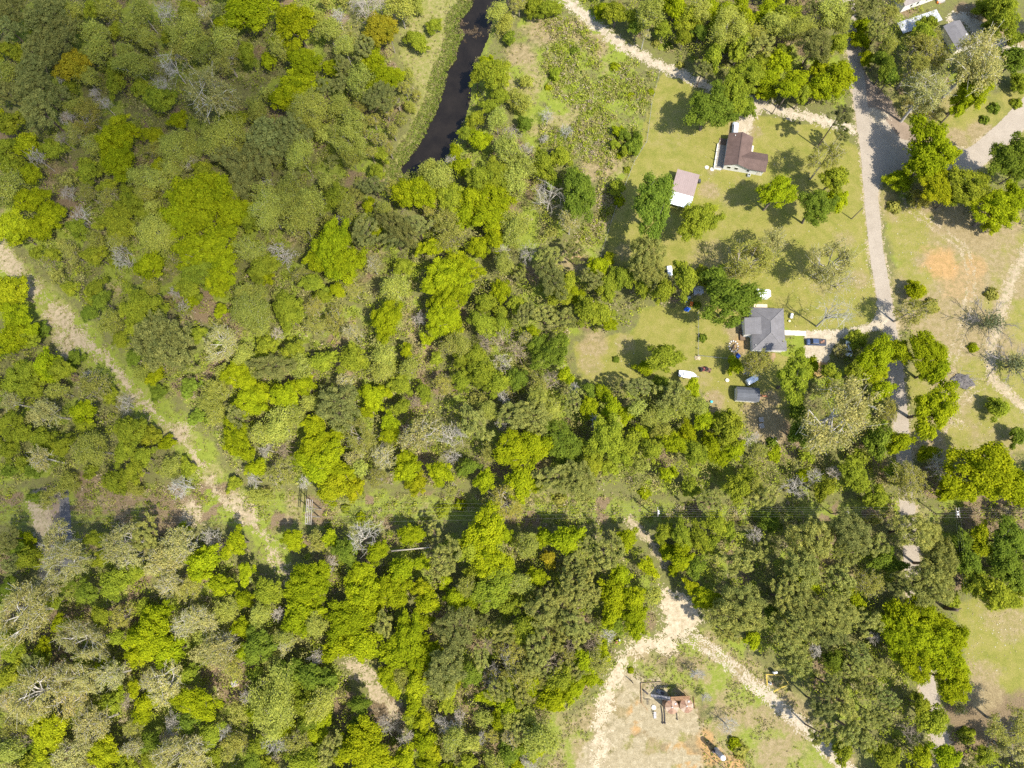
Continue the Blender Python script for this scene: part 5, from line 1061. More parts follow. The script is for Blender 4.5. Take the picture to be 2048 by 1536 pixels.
# ------------------------------------------------------------------ vehicles
def car(name, u, v, rz, paint, label, kind='suv', L=4.7, W=1.85, cat='car'):
    q = P(u, v, .8); h = empty(name, (q.x, q.y, 0), rz, label, cat)
    hw = W/2
    def ring(x, z0, z1, w0, w1): return [(x, -hw*w0, z0), (x, hw*w0, z0), (x, hw*1.0, (z0+z1)/2), (x, hw*w1, z1), (x, -hw*w1, z1), (x, -hw*1.0, (z0+z1)/2)]
    bh = 1.0 if kind != 'pickup' else 1.05
    xs = [(-.5, .85, .72), (-.485, .95, .85), (-.40, 1, .93), (-.1, 1, .95), (.2, 1, .95), (.36, 1, .92), (.46, .95, .84), (.5, .85, .66)]
    b = MB(); b.loft([ring(x*L, .32, bh*(1 if x < .2 else .96 if x < .45 else .88), w, w1) for x, w, w1 in xs]); body = b.build('body', paint, h, True)
    x0, x1 = (-.44, .17) if kind == 'suv' else ((-.30, .20) if kind == 'sedan' else (-.10, .22))
    ht = {'suv': 1.68, 'sedan': 1.42, 'pickup': 1.80}[kind]
    c = MB(); c.loft([[(x0*L, -hw*.86, bh-.03), (x0*L, hw*.86, bh-.03), (x1*L+.12*L, hw*.86, bh-.05), (x1*L+.12*L, -hw*.86, bh-.05)], [(x0*L+.12*L*(.35 if kind != 'sedan' else .9), -hw*.68, ht-.03), (x0*L+.12*L*(.35 if kind != 'sedan' else .9), hw*.68, ht-.03), (x1*L, hw*.68, ht-.03), (x1*L, -hw*.68, ht-.03)]]); c.build('windows', GLASS, h)
    xa = x0*L+.12*L*(.35 if kind != 'sedan' else .9)
    MB().box(((xa+x1*L)/2, 0, ht), (x1*L-xa+.05, hw*1.40, .07), bevel=.03).build('roof_panel', paint, body)
    for sx in (-.31, .31):
        for sy in (-1, 1):
            w = MB().tube((sx*L, sy*(hw-.22), .34), (sx*L, sy*(hw-.01), .34), .34, 14).build('wheel', BLACK, h)
            MB().tube((sx*L, sy*(hw-.02), .34), (sx*L, sy*(hw+.005), .34), .2, 10).build('rim', STEEL, w)
    for sy in (-1, 1):
        MB().box((L*.488, sy*hw*.6, .72), (.1, .36, .16)).build('headlight', mat('lamp_glass', (.7, .7, .7), .2), h)
        MB().box((-L*.492, sy*hw*.65, .8), (.08, .26, .2)).build('tail_light', mat('red_lamp', (.4, .02, .02), .3), h)
    if kind == 'pickup':
        bed = MB().box((-.30*L, 0, bh+.01), (.36*L, W*.80, .05)).build('bed', mat('dark_bed', (.05, .045, .045), .8), h)
        for k in range(7):
            pass
        MB().box((-.27*L, .1, bh+.12), (.9, .5, .22), .4).box((-.36*L, -.25, bh+.10), (.5, .6, .18), -.3).build('load', mat('rusty_load', (.22, .12, .08), .8, 0, .3), bed)
        MB().box((.34*L, 0, bh-.005), (.26*L, W*.55, .05), bevel=.02).build('hood', paint, body)
    return h
NAVY = mat('dark_blue_paint', (.05, .075, .14), .25, .1, .06, 1, spec=.5); SILVER = mat('silver_paint', (.58, .60, .64), .25, .2, .05, 1, spec=.5); WPAINT = mat('white_paint', (.78, .79, .80), .3, 0, .04, 1, spec=.5)
car('pickup_truck', 1632.5, 684, math.radians(178), NAVY, 'dark blue pickup truck parked on the gravel driveway', 'pickup', 5.5, 1.95, 'pickup')
car('parked_car', 1698.5, 697, math.radians(83), WPAINT, 'white car parked under the trees by the driveway', 'sedan', 4.6, 1.8)
car('parked_car', 1470.5, 257.5, math.radians(82), SILVER, 'silver car parked behind the brown-roofed house', 'suv', 4.6, 1.85)
def trailer(u, v, rz, L, W, H, label, cat, name, hitch=True):
    q = P(u, v, H*.7); h = empty(name, (q.x, q.y, 0), rz, label, cat)
    n = 8; b = MB(); hw = W/2
    rings = []
    for x, k in ((-L/2, .9), (-L/2+.15, 1), (L/2-.5, 1), (L/2-.15, .86), (L/2, .7)):
        rings.append([(x, -hw*k, .45), (x, hw*k, .45), (x, hw*k, H-.15), (x, hw*k*.85, H), (x, -hw*k*.85, H), (x, -hw*k, H-.15)])
    body = b.loft(rings).build('body', WPAINT, h)
    for sy in (-1, 1):
        MB().tube((-.2, sy*(hw-.25), .32), (-.2, sy*(hw+.02), .32), .32, 12).build('wheel', BLACK, h)
    MB().tube((L/2-.1, -.35, .5), (L/2+.9, 0, .5), .05).tube((L/2-.1, .35, .5), (L/2+.9, 0, .5), .05).build('hitch', STEEL, h)
    MB().box((-L/2+.0, 0, H*.5), (.05, W*.6, H*.55)).build('rear_door', mat('pale_grey_door', (.6, .6, .6)), body)
    MB().box((L*.1, 0, H+.06), (.5, .5, .12)).build('roof_vent', mat('pale_grey_door', (.6, .6, .6)), body)
    return h
trailer(1518, 587, math.radians(-4), 6.2, 2.4, 2.7, 'white camper trailer half under the tree by the grey-roofed house', 'camper', 'camper_trailer')
trailer(1504, 760, math.radians(28), 3.2, 1.75, 2.0, 'white cargo trailer beside the small slate-roofed shed', 'trailer', 'cargo_trailer')
trailer(1339.5, 542, math.radians(-84), 2.9, 1.5, 1.4, 'white trailer tucked under the trees north of the paddock', 'trailer', 'utility_trailer')
def boat():
    q = P(1375, 749, .9); h = empty('boat', (q.x, q.y, 0), math.radians(-9), 'white covered motorboat on the grass of the paddock', 'boat')
    L, W = 5.0, 2.05; prof = [(-.5, .82), (-.46, .9), (-.2, 1), (.1, 1), (.28, .86), (.40, .58), (.47, .28), (.5, .06)]
    hull = MB().loft([[(x*L, -W/2*w*.55, .35), (x*L, W/2*w*.55, .35), (x*L, W/2*w, .95+max(0, x)*.3), (x*L, -W/2*w, .95+max(0, x)*.3)] for x, w in prof]).build('hull', WPAINT, h, True)
    cov = MB().loft([[(x*L, -W/2*w*1.02, .93+max(0, x)*.3), (x*L, W/2*w*1.02, .93+max(0, x)*.3), (x*L, W/2*w*.4, 1.28+.12*math.cos(x*9)), (x*L, -W/2*w*.4, 1.28+.12*math.cos(x*9))] for x, w in prof]).build('cover', mat('white_canvas', (.76, .76, .77), .8, 0, .05), h)
    MB().box((-.18*L, 0, 1.5), (.5, 1.2, .35), taper=.6).build('console', mat('white_canvas', (.76, .76, .77)), cov)
    MB().box((-L/2-.2, 0, .9), (.4, .35, .7), bevel=.06).build('outboard_motor', BLACK, h)
    MB().tube((-.4*L, -.7, .3), (.7*L, 0, .3), .05).tube((-.4*L, .7, .3), (.7*L, 0, .3), .05).build('trailer_frame', STEEL, h)
    for sy in (-1, 1): MB().tube((-.15*L, sy*.95, .28), (-.15*L, sy*1.12, .28), .28, 12).build('wheel', BLACK, h)
boat()
def mower(u, v, rz, c, label):
    q = P(u, v, .5); h = empty('riding_mower', (q.x, q.y, 0), rz, label, 'mower')
    MB().box((.45, 0, .62), (.9, .6, .5), taper=.85, bevel=.06).build('hood', c, h); MB().box((-.45, 0, .5), (.9, .8, .2)).box((-.45, 0, .75), (.5, .5, .12)).box((-.7, 0, 1.0), (.12, .5, .5)).build('seat', BLACK, h)
    MB().box((.05, 0, .25), (1.0, 1.25, .18)).build('deck', c, h)
    for x, r in ((-.6, .36), (.7, .26)):
        for s in (-1, 1): MB().tube((x, s*.38, r), (x, s*.62, r), r, 12).build('wheel', BLACK, h)
    MB().tube((.1, 0, .8), (-.1, 0, 1.1), .03).build('steering_column', BLACK, h)
RED = mat('faded_red_paint', (.20, .055, .045), .5, 0, .3)
mower(1406, 738, .2, RED, 'left of two rusty red mowers on the lawn below the fence')
mower(1416, 739, -.4, mat('rusty_brown_paint', (.16, .085, .06), .6, 0, .3), 'right of two rusty red mowers on the lawn below the fence')
mower(1884, 351, 1.1, mat('orange_paint', (.62, .17, .02), .4), 'orange riding mower under the trees east of the junction')

# ------------------------------------------------------------------ yard things
TARP = mat('blue_tarp', (.02, .10, .46), .45, 0, .15)
def heap(name, u, v, rx, ry, hz, m, label, cat, seed=0, rz=0):
    r = np.random.default_rng(seed); q = P(u, v); b = bmesh.new(); bmesh.ops.create_icosphere(b, subdivisions=3, radius=1)
    for w in b.verts:
        n = 1+.28*math.sin(w.co.x*5+seed)*math.cos(w.co.y*4+seed*2)+r.normal()*.05
        w.co = Vector((w.co.x*rx*n, w.co.y*ry*n, max(-.02, w.co.z*hz*n)))
    me = bpy.data.meshes.new(name); b.to_mesh(me); b.free(); me.materials.append(m)
    return tag(obj(name, me, None, (q.x, q.y, 0.02), rz), label, cat)
heap('tarp_bundle', 1374, 619, .95, .7, .6, TARP, 'blue tarp bundle at the corner of the paddock', 'tarp', 1)
heap('tarp_bundle', 1476, 712, .65, .85, .7, TARP, 'blue tarp bundle beside the south corner of the grey-roofed house', 'tarp', 2)
heap('tarp_bundle', 1370, 603, .55, .45, .5, TARP, 'small blue tarp bundle under the trees by the orange cart', 'tarp', 3)
heap('brush_pile', 1925, 762, 2.9, 2.1, .9, mat('burnt_brush', (.10, .09, .085), .95, 0, .4, 2), 'heap of burnt grey brush in the right field', 'brush pile', 4)
heap('sand_heap', 1395, 716, .9, .6, .35, SANDM, 'little pale sand heap at the foot of the paddock fence', 'heap', 5)
def brush():
    r = np.random.default_rng(12); q = P(1925, 762)
    segs = [((a, b, .3), (a+r.normal()*1.2, b+r.normal()*1.2, .3+r.uniform(.2, 1.2)), .05, .03) for a, b in zip(r.normal(size=90)*1.5, r.normal(size=90)*1.1)]
    o = obj('branches', segs_mesh('branches', segs, 4), None, (0, 0, 0)); o.color = (.30, .27, .25, 1)
    par = [x for x in bpy.data.objects if x.name.startswith('brush_pile')][0]; o.parent = par
brush()
def cart(u, v, rz, m, label, name='garden_cart', cat='cart'):
    q = P(u, v); h = empty(name, (q.x, q.y, 0), rz, label, cat)
    t = MB(); t.box((0, 0, .45), (1.2, .75, .06)); 
    for s in (-1, 1): t.box((0, s*.36, .6), (1.2, .05, .3)); t.box((s*.58, 0, .6), (.05, .75, .3))
    t.build('tub', m, h)
    for x in (-.4, .4):
        for s in (-1, 1): MB().tube((x, s*.36, .2), (x, s*.46, .2), .2, 10).build('wheel', BLACK, h)
    MB().tube((.6, 0, .4), (1.2, 0, .8), .025).build('handle', STEEL, h)
cart(1382, 609, 1.3, mat('orange_plastic', (.65, .20, .03), .5), 'orange cart among the clutter at the paddock corner')
cart(1376, 597, .4, mat('grey_plastic', (.4, .42, .44), .6), 'grey cart among the clutter under the trees')
def flat_shed():
    q = P(1397, 580, 2.0); h = empty('shed', (q.x, q.y, 0), .05, 'low shed with grey flat roof under the trees by the clutter', 'shed')
    MB().box((0, 0, .95), (2.4, 1.9, 1.9)).build('wall', GREYWOOD, h); MB().box((0, 0, 2.0), (2.8, 2.2, .1)).build('roof', mat('grey_tin', (.38, .38, .40), .5, .3), h); MB().box((0, -.97, .85), (.8, .06, 1.6)).build('door', WOOD, h)
    q = P(1493, 741, 1.5); h = empty('storage_box', (q.x, q.y, 0), -.06, 'small dark-roofed storage box above the cargo trailer', 'storage box')
    MB().box((0, 0, .6), (1.3, 1.5, 1.2)).build('wall', WHITE, h); MB().poly([(-.75, -.85, 1.2), (.75, -.85, 1.2), (.75, .85, 1.4), (-.75, .85, 1.4)], (0, 0, .08)).build('lid', mat('dark_grey_lid', (.13, .13, .14), .6), h)
flat_shed()
def oblong_tank(u, v, rz, L, r, m, label, name='oblong_tank', cat='tank'):
    q = P(u, v); h = empty(name, (q.x, q.y, 0), rz, label, cat)
    rings = []
    for x, k in ((-1, .15), (-.94, .6), (-.82, 1), (.82, 1), (.94, .6), (1, .15)):
        rings.append([(x*L/2, math.cos(a)*r*k, r+.25+math.sin(a)*r*k) for a in np.linspace(0, 2*math.pi, 14, False)])
    b = MB().loft(rings).build('shell', m, h, True); MB().cyl((0, 0, 2*r+.23), .16, .16, 10).build('valve_cap', m, b)
    for x in (-.3, .3): MB().box((x*L, 0, .16), (.12, r*1.3, .34)).build('leg', STEEL, h)
oblong_tank(1581.5, 633, math.radians(75), 1.6, .42, WPAINT, 'white oblong tank on the lawn east of the grey-roofed house')
def bucket(u, v, m, label, r=.3, h=.5, cat='bucket', name='bucket'):
    q = P(u, v); o = MB().cyl((0, 0, 0), r*.85, h, 14, r).build(name, m, None, True, (q.x, q.y, .02)); MB().cyl((0, 0, h), r*1.05, .04, 14).build('lid', m, o); tag(o, label, cat)
bucket(1578, 643, mat('yellow_plastic', (.62, .58, .35), .6), 'pale yellow bucket just below the white oblong tank')
bucket(1422.5, 804, mat('teal_plastic', (.05, .38, .45), .5), 'teal bucket at the edge of the belt below the boat', .35, .5)
bucket(1454, 761, mat('pale_stone', (.65, .62, .52), .8), 'round pale tub on the lawn left of the small shed', .5, .35, 'tub', 'tub')
def fire_ring():
    q = P(1467, 693); h = empty('fire_pit', (q.x, q.y, 0), 0, 'stone fire pit with dark logs beside the west sand strip', 'fire pit')
    for i in range(12):
        a = i*math.pi/6; MB().box((math.cos(a)*1.25, math.sin(a)*1.6, .15), (.5, .4, .3), a, bevel=.06).build('stone', mat('pale_stones', (.46, .42, .38), .9, 0, .2), h)
    for i in range(4): MB().tube((-.7+.3*i, -1+.2*i, .2), (.5-.2*i, .8-.2*i, .3), .12, 7).build('log', mat('dark_log', (.09, .06, .05), .9), h)
fire_ring()
def pallets():
    q = P(1523, 850); 
    for k in range(2):
        h = empty('pallet_stack', (q.x-.1, q.y+1.5-k*1.8, 0), .05+.1*k, ('upper' if k == 0 else 'lower')+' stack of grey pallets in the weeds below the shed', 'pallets', 'pallet stacks below the shed')
        for l in range(4):
            for i in range(6): MB().box((-.55+.22*i, 0, .1+.16*l), (.15, 1.3, .03)).build('slat', GREYWOOD, h)
        for y in (-.55, 0, .55): MB().box((0, y, .3), (1.2, .1, .6)).build('bearer', GREYWOOD, h)
pallets()
def bench_things():
    q = P(1528, 793); h = empty('workbench', (q.x, q.y, 0), -.05, 'reddish wooden bench at the east end of the small shed', 'bench')
    MB().box((0, 0, .7), (1.5, .45, .08)).build('top', mat('red_brown_wood', (.30, .12, .06), .8), h)
    for x in (-.65, .65):
        for y in (-.17, .17): MB().box((x, y, .33), (.08, .08, .66)).build('leg', WOOD, h)
    a, b = P(1544, 873, 1.6), P(1555, 884); d = b-a
    o = MB().tube((0, 0, 0), (a-b)+Vector((0, 0, 0)), .10, 6).build('leaning_pole', GREYWOOD, None, False, b); tag(o, 'grey leaning pole over the dirt below the small shed', 'pole')
    q = P(1799, 186); h = empty('swing_frame', (q.x, q.y, 0), .15, 'wooden swing frame on bare soil right of the junction', 'swing frame')
    for x in (-.55, .55): MB().box((x, 0, .9), (.12, 1.9, .1)).build('rail', WOOD, h)
    for y in (-.9, .9): MB().box((0, y, .9), (1.1, .12, .1)).build('rail', WOOD, h)
    for x in (-.55, .55):
        for y in (-.9, .9): MB().box((x, y, .42), (.12, .12, .85)).build('leg', WOOD, h)
    MB().box((0, -.1, .4), (.8, .5, .06)).build('seat', WOOD, h)
    for u, v, lb in ((540, 128, 'small wooden hunting stand in the upper left woods'), (471, 1367, 'small wooden hunting stand at the brown clearing, bottom left')):
        q = P(u, v, 3.2); h = empty('hunting_stand', (q.x, q.y, 0), .3, lb, 'stand')
        MB().box((0, 0, 3.0), (1.6, 1.6, .1)).build('platform', mat('tan_planks', (.42, .31, .20), .85), h); MB().box((0, .1, 3.5), (1.2, 1.0, .9)).build('cabin', mat('tan_planks', (.42, .31, .20)), h); MB().box((0, .1, 4.02), (1.5, 1.3, .08)).build('roof', GREYWOOD, h)
        for x in (-.7, .7):
            for y in (-.7, .7): MB().tube((x*1.25, y*1.25, 0), (x, y, 3.0), .07).build('leg', WOOD, h)
        MB().tube((-.25, -1.5, 0), (-.25, -.8, 3), .04).tube((.25, -1.5, 0), (.25, -.8, 3), .04).build('ladder', WOOD, h)
    a, b = P(783, 1102, .3), P(857, 1095, .3); d = b-a
    o = MB().tube((0, 0, 0), d, .22, 8, .14).build('fallen_log', mat('pale_dead_wood', (.32, .28, .225), .9, 0, .2), None, True, (a.x, a.y, 6.0)); 
    # the log lies across the crowns' lower limbs
    a, b = P(783, 1102, 6.2), P(857, 1095, 6.2); o.location = a; tag(o, 'pale fallen trunk caught across the trees below the corridor', 'log')
    st = P(1890, 1216); top = P(1899, 1197, 6.5)
    o = MB().tube((0, 0, -.2), (0, 0, 5.6), .55, 9, .38).tube((0, 0, 4.6), (1.0, .4, 5.8), .22, 7, .1).tube((0, 0, 4.2), (-.7, .6, 5.4), .2, 7, .08).build('dead_snag', mat('dark_bark_snag', (.10, .075, .055), .95), None, True, st); tag(o, 'dark broken tree snag at the top of the lower right field', 'snag')
bench_things()

# ------------------------------------------------------------------ fences
def fence(name, pts, label, gap=3.0, ph=1.2, postm=GREYWOOD, wires=3, rail=None):
    w = [P(*p) for p in pts]; h = empty(name, w[0], 0, label, 'fence'); o = w[0]
    run = MB(); pm = None
    for a, b in zip(w, w[1:]):
        n = max(1, round((b-a).length/gap))
        for i in range(n):
            c = a+(b-a)*i/n - o
            if pm is None:
                p0 = MB().box((0, 0, ph/2), (.14, .14, ph)).build('post', postm, h); pm = p0.data; p0.location = c
            else: obj('post', pm, h, c)
        for k in range(wires):
            z = ph*(.35+.28*k); run.tube(a-o+Vector((0, 0, z)), b-o+Vector((0, 0, z)), .018 if rail is None else rail, 4)
    obj('post', pm, h, w[-1]-o)
    run.build('wire', STEEL if rail is None else postm, h)
fence('boundary_fence', [(1320,142),(1303,210),(1293,285),(1268,325),(1258,352),(1238,400),(1222,445),(1205,500),(1198,528)], 'post and wire fence between the scrub and the mown yard')
fence('paddock_fence', [(1395,625),(1396,670),(1395,712)], 'overgrown fence running down the right side of the paddock', 2.2, 1.3)
fence('yard_fence', [(1396,712),(1430,716),(1472,719)], 'low wire fence running from the paddock to the house', 3.5)
fence('pipe_fence', [(1405,1500),(1430,1522),(1462,1545)], 'low pipe rail beside the tall white vessel', 3.0, .9, mat('dark_pipe', (.10, .08, .07), .6, .3), 1, .05)

# ------------------------------------------------------------------ poles and wires
PWOOD = mat('pole_wood', (.20, .16, .12), .9, 0, .2, 3); PALEW = mat('pale_pole_wood', (.27, .23, .185), .9, 0, .15, 3)
WIRE = mat('bright_wire', (.36, .35, .32), .4, .3, .05)
def pole(u, v, H, label, arm=None, extra=None, m=PWOOD):
    q = P(u, v); h = empty('utility_pole', q, 0, label, 'pole', 'utility poles'); MB().tube((0, 0, -.2), (0, 0, H), .17, 10, .11).build('post', m, h)
    if arm:
        a, zz, L = arm; d = Vector((math.cos(a), math.sin(a), 0))
        for dz in zz:
            x = MB().box((0, 0, dz), (L, .14, .14), a).build('crossarm', PALEW, h)
            for k in (-.46, -.2, .2, .46): MB().cyl((d.x*L*k, d.y*L*k, dz+.07), .05, .16, 8).build('insulator', mat('glass_insulator', (.5, .5, .48), .3), x)
    if extra == 'transformer': MB().cyl((.35, 0, H-2.0), .27, .9, 14).build('transformer', mat('pale_grey_paint', (.62, .63, .64), .5), h)
    if extra == 'double':
        MB().cyl((.38, .15, H-2.2), .24, .8, 12).cyl((.38, -.4, H-2.2), .24, .8, 12).build('transformer', mat('pale_grey_paint', (.62, .63, .64), .5), h)
    return h
pole(1703, 438, 7.4, 'slim utility pole on the lawn edge left of the road bend')
pole(1544, 228, 5.0, 'short utility pole beside the gravel track')
pole(1679, 199, 8.0, 'utility pole at the roadside above the junction', (0.3, (7.6,), 1.6), 'transformer')
pole(790, 106, 7.0, 'thin pale utility pole on the sandy bank west of the pond', None, None, PALEW)
pole(1662, 1027, 11.0, 'line pole standing in the corridor left of the road', (math.pi/2, (10.6,), 2.6), 'transformer')
pole(1872, 1028, 11.0, 'line pole with double crossarms right of the road', (math.pi/2, (10.7, 9.6), 2.6), 'double')
pole(1302, 1026, 11.0, 'line pole with transformer above the forest path', (math.pi/2, (10.6,), 2.4), 'double')
pole(1944, 1532, 9.0, 'tall pale pole at the lower right corner', None, None, PALEW)
pole(1263, 1362, 3.0, 'short post at the corner of the rusty tank berm')
def h_frame():
    b1, b2 = P(643, 1019), P(639, 1034); h = empty('double_pole', (b1+b2)/2, 0, 'double wooden power pole with two long crossarms in the corridor', 'power pole')
    o = (b1+b2)/2; H = 12.6
    for b in (b1-o, b2-o): MB().tube(b+Vector((0, 0, -.2)), b+Vector((0, 0, H)), .19, 10, .13).build('post', PALEW, h)
    for z in (12.2, 9.0):
        for dx in (-.25, .25): MB().box((dx, 0, z), (.16, 6.6, .2)).build('crossarm', PALEW, h)
    MB().tube(b1-o+Vector((0, 0, 6.0)), b2-o+Vector((0, 0, 8.8)), .07).build('brace', PALEW, h)
    for y in (-3.1, -1.5, 0, 1.5, 3.1): MB().cyl((0, y, 11.4), .08, .75, 8).build('insulator', mat('glass_insulator', (.5, .5, .48), .3), h)
    return o
HF = h_frame()
def span(pts, sag, r, label, name='power_line'):
    b = MB(); o = pts[0]
    for a, c in zip(pts, pts[1:]):
        n = 10; prev = a
        for i in range(1, n+1):
            t = i/n; p = a+(c-a)*t; p = Vector((p.x, p.y, p.z-sag*4*t*(1-t)*(c-a).length/100)); b.tube(prev-o, p-o, r, 4); prev = p
    tag(b.build(name, WIRE, None, False, o), label, 'wire', 'wires of the power line')
arms = [Vector((P(-140, 1026).x, 0, 0)), HF, P(1302, 1026), P(1662, 1027), P(1872, 1028), P(2180, 1030)]
names = ['northernmost', 'second from north', 'middle', 'second from south', 'southernmost']
for k, dy in enumerate((2.9, 1.4, 0.2, -1.3, -2.9)):
    pts = []
    for i, a in enumerate(arms):
        yy = P(-140, 1024).y if i == 0 else a.y; s = 1.0 if i <= 1 else .42
        pts.append(Vector((a.x, yy+dy*s, 11.6 if i <= 1 else 10.7)))
    span(pts, 1.0, .006, f'{names[k]} of the five wires strung along the corridor')
for k, dx in enumerate((-.6, 0, .6)):
    a = P(1872, 1028); e = P(1944, 1532)
    span([Vector((a.x+dx, a.y, 10.0)), Vector((e.x+dx, e.y, 8.6)), Vector((e.x+6+dx, e.y-25, 8.6))], 1.0, .006, ['left', 'middle', 'right'][k]+' of three wires running down the right side')

# ------------------------------------------------------------------ oil site
RUST = mat('rusty_tank_steel', (.22, .11, .065), .75, .1, .45, 1.2, (.36, .24, .16)); RUST2 = mat('orange_rust', (.27, .15, .075), .8, .1, .3, 2); GREYS = mat('grey_steel', (.30, .29, .30), .6, .3, .2, 2); DPIPE = mat('dark_pipe_steel', (.06, .05, .05), .6, .3)
def tanks():
    f = lambda x, y, z=0: P(1240+.0911*x, 1330+.0911*y, z); H = 4.6
    for k, (x, y, lb) in enumerate(((1140, 920, 'left of the two rusty round oil tanks'), (1462, 895, 'right of the two rusty round oil tanks'))):
        q = f(x, y, H); h = empty('oil_tank', (q.x, q.y, 0), .4*k, lb, 'tank', 'rusty oil tanks'); R = 1.68
        MB().cyl((0, 0, 0), R, H, 32).build('shell', RUST, h, False)
        tp = MB()
        for i in range(8):
            a0, a1 = i*math.pi/4+.02, (i+1)*math.pi/4-.02
            tp = MB(); tp.poly([(0, 0, H+.42)]+[(math.cos(a0+(a1-a0)*j/4)*R*1.02, math.sin(a0+(a1-a0)*j/4)*R*1.02, H+.02) for j in range(5)], (0, 0, .04))
            tp.build('roof_plate', mat('roof_rust_%d' % (i % 3), [(.26, .16, .10), (.33, .235, .165), (.21, .115, .07)][i % 3], .8, 0, .3, 2), h)
        MB().cyl((0, 0, H+.42), .16, .2, 10).build('vent', GREYS, h); MB().box((R*.55, R*.45, H+.22), (.5, .4, .18), .7).build('hatch', GREYS, h)
        for z in (1.5, 3.0): MB().cyl((0, 0, z), R+.03, .08, 32).build('hoop', RUST2, h)
    # catwalk, stair
    a, b = f(1110, 735, 4.8), f(1530, 715, 4.8); c = (a+b)/2; rz = math.atan2((b-a).y, (b-a).x); L = (b-a).length
    h = empty('catwalk', (c.x, c.y, 0), rz, 'rusty catwalk and stair along the north side of the oil tanks', 'catwalk')
    MB().box((0, 0, 4.75), (L, .75, .08)).build('walkway', RUST2, h)
    for s in (-1, 1):
        rl = MB().tube((-L/2, s*.38, 5.75), (L/2, s*.38, 5.75), .04)
        rl.tube((-L/2, s*.38, 5.3), (L/2, s*.38, 5.3), .03)
        for i in range(5): rl.tube((-L/2+L*i/4, s*.38, 4.75), (-L/2+L*i/4, s*.38, 5.75), .035)
        rl.build('handrail', RUST2, h)
    for x in (-L/2+.2, L/2-.2):
        for y in (-.3, .3): MB().tube((x, y, 0), (x, y, 4.75), .06).build('leg', RUST2, h)
    st = MB(); X0, X1 = -L/2-4.2, -L/2; stair = empty('x', (0, 0, 0)); bpy.data.objects.remove(stair)
    for s in (-1, 1): st.box(((X0+X1)/2, s*.36, 2.4), (math.hypot(4.2, 4.7), .07, .22), rot=Matrix.Rotation(-math.atan2(4.7, 4.2), 3, 'Y')); st.tube((X0, s*.38, 1.0), (X1, s*.38, 5.7), .04)
    so = st.build('stair', GREYS, h)
    for i in range(14): MB().box((X0+4.2*(i+.5)/14, 0, 4.7*(i+.5)/14), (.28, .7, .05)).build('tread', GREYS, so)
    # berm wall of corrugated steel
    ring = [(455, 395), (900, 368), (1330, 540), (1610, 700), (1640, 960), (1400, 1090), (760, 1100), (610, 990), (470, 830), (455, 395)]
    w = [f(x, y) for x, y in ring]; o = w[0]; h = empty('berm_wall', o, 0, 'low rusty steel containment wall around the oil tanks', 'wall')
    for i, (a, b) in enumerate(zip(w, w[1:])):
        if i in (1, 2, 4, 5, 6): 
            continue
        d = b-a; m_ = (a+b)/2-o; MB().box((m_.x, m_.y, .2), (d.length, .08, .4), math.atan2(d.y, d.x)).build('panel', RUST2 if i else mat('brown_steel', (.30, .22, .15), .8, .1, .2), h)
    # pipes to the tanks
    def run(pts, r, label, m=DPIPE):
        ws = [f(x, y, z) for x, y, z in pts]; o = Vector((ws[0].x, ws[0].y, 0)); b = MB()
        for a, c in zip(ws, ws[1:]): b.tube(a-o, c-o, r, 8)
        b.ball(ws[-1]-o, r*2.4, 2)
        tag(b.build('pipe', m, None, False, o), label, 'pipe', 'pipes at the oil tanks')
    run([(905, 900, .3), (935, 1100, .3), (938, 1275, .3)], .10, 'left dark pipe running south from the oil tanks')
    run([(965, 900, .3), (985, 1100, .3), (988, 1275, .3)], .10, 'middle dark pipe running south from the oil tanks')
    run([(1240, 1030, .3), (1255, 1120, .3), (1258, 1195, .3)], .08, 'right short dark pipe below the oil tanks')
    run([(740, 450, .6), (800, 540, .6), (900, 600, 1.0)], .08, 'thin pipe above the grey manifold')
    q = f(740, 930); h = MB().cyl((0, 0, 0), .62, .22, 20).build('round_pad', PAD, None, False, (q.x, q.y, .02)); tag(h, 'round pale concrete pad left of the oil tanks', 'pad')
    q = f(760, 1090); h = empty('step_rack', (q.x, q.y, 0), .05, 'grey steel step rack below the round pad', 'steps')
    for i in range(5): MB().box((0, .75-.36*i, .95-.18*i), (.6, .26, .05)).build('tread', GREYS, h)
    for s in (-1, 1): MB().tube((s*.3, .9, 1.05), (s*.3, -.95, .08), .04).build('stringer', GREYS, h)
    q = f(560, 590); h = empty('small_separator', (q.x, q.y, 0), -.7, 'small dark separator inside the left of the berm', 'separator')
    MB().tube((-.7, 0, .6), (.7, 0, .6), .22, 12).build('vessel', DPIPE, h)
    for x in (-.5, .5): MB().box((x, 0, .2), (.1, .3, .4)).build('leg', DPIPE, h)
    fr = MB()
    for (a, b) in (((-1.4, -1.2), (-1.4, .8)), ((-1.4, -1.2), (.3, -1.2)), ((-.6, -2.6), (-.6, -1.2)), ((-.2, -2.6), (-.2, -1.2))): fr.tube((a[0], a[1], .4), (b[0], b[1], .4), .05)
    q = f(640, 640); tag(fr.build('pipe_manifold', DPIPE, None, False, (q.x, q.y, 0)), 'dark pipe manifold left of the oil tanks', 'pipe')
    q = f(880, 590); h = empty('pump_skid', (q.x, q.y, 0), -.4, 'grey pump skid at the foot of the catwalk stair', 'pump')
    MB().box((0, 0, .12), (2.0, 1.0, .24)).build('skid', GREYS, h); MB().tube((-.8, 0, .65), (.1, 0, .65), .32, 14).build('motor', GREYS, h); MB().box((.6, 0, .6), (.6, .7, .7), bevel=.08).build('pump_head', DPIPE, h); MB().cyl((-.4, .25, .9), .12, .7, 10).build('stack', GREYS, h)
tanks()
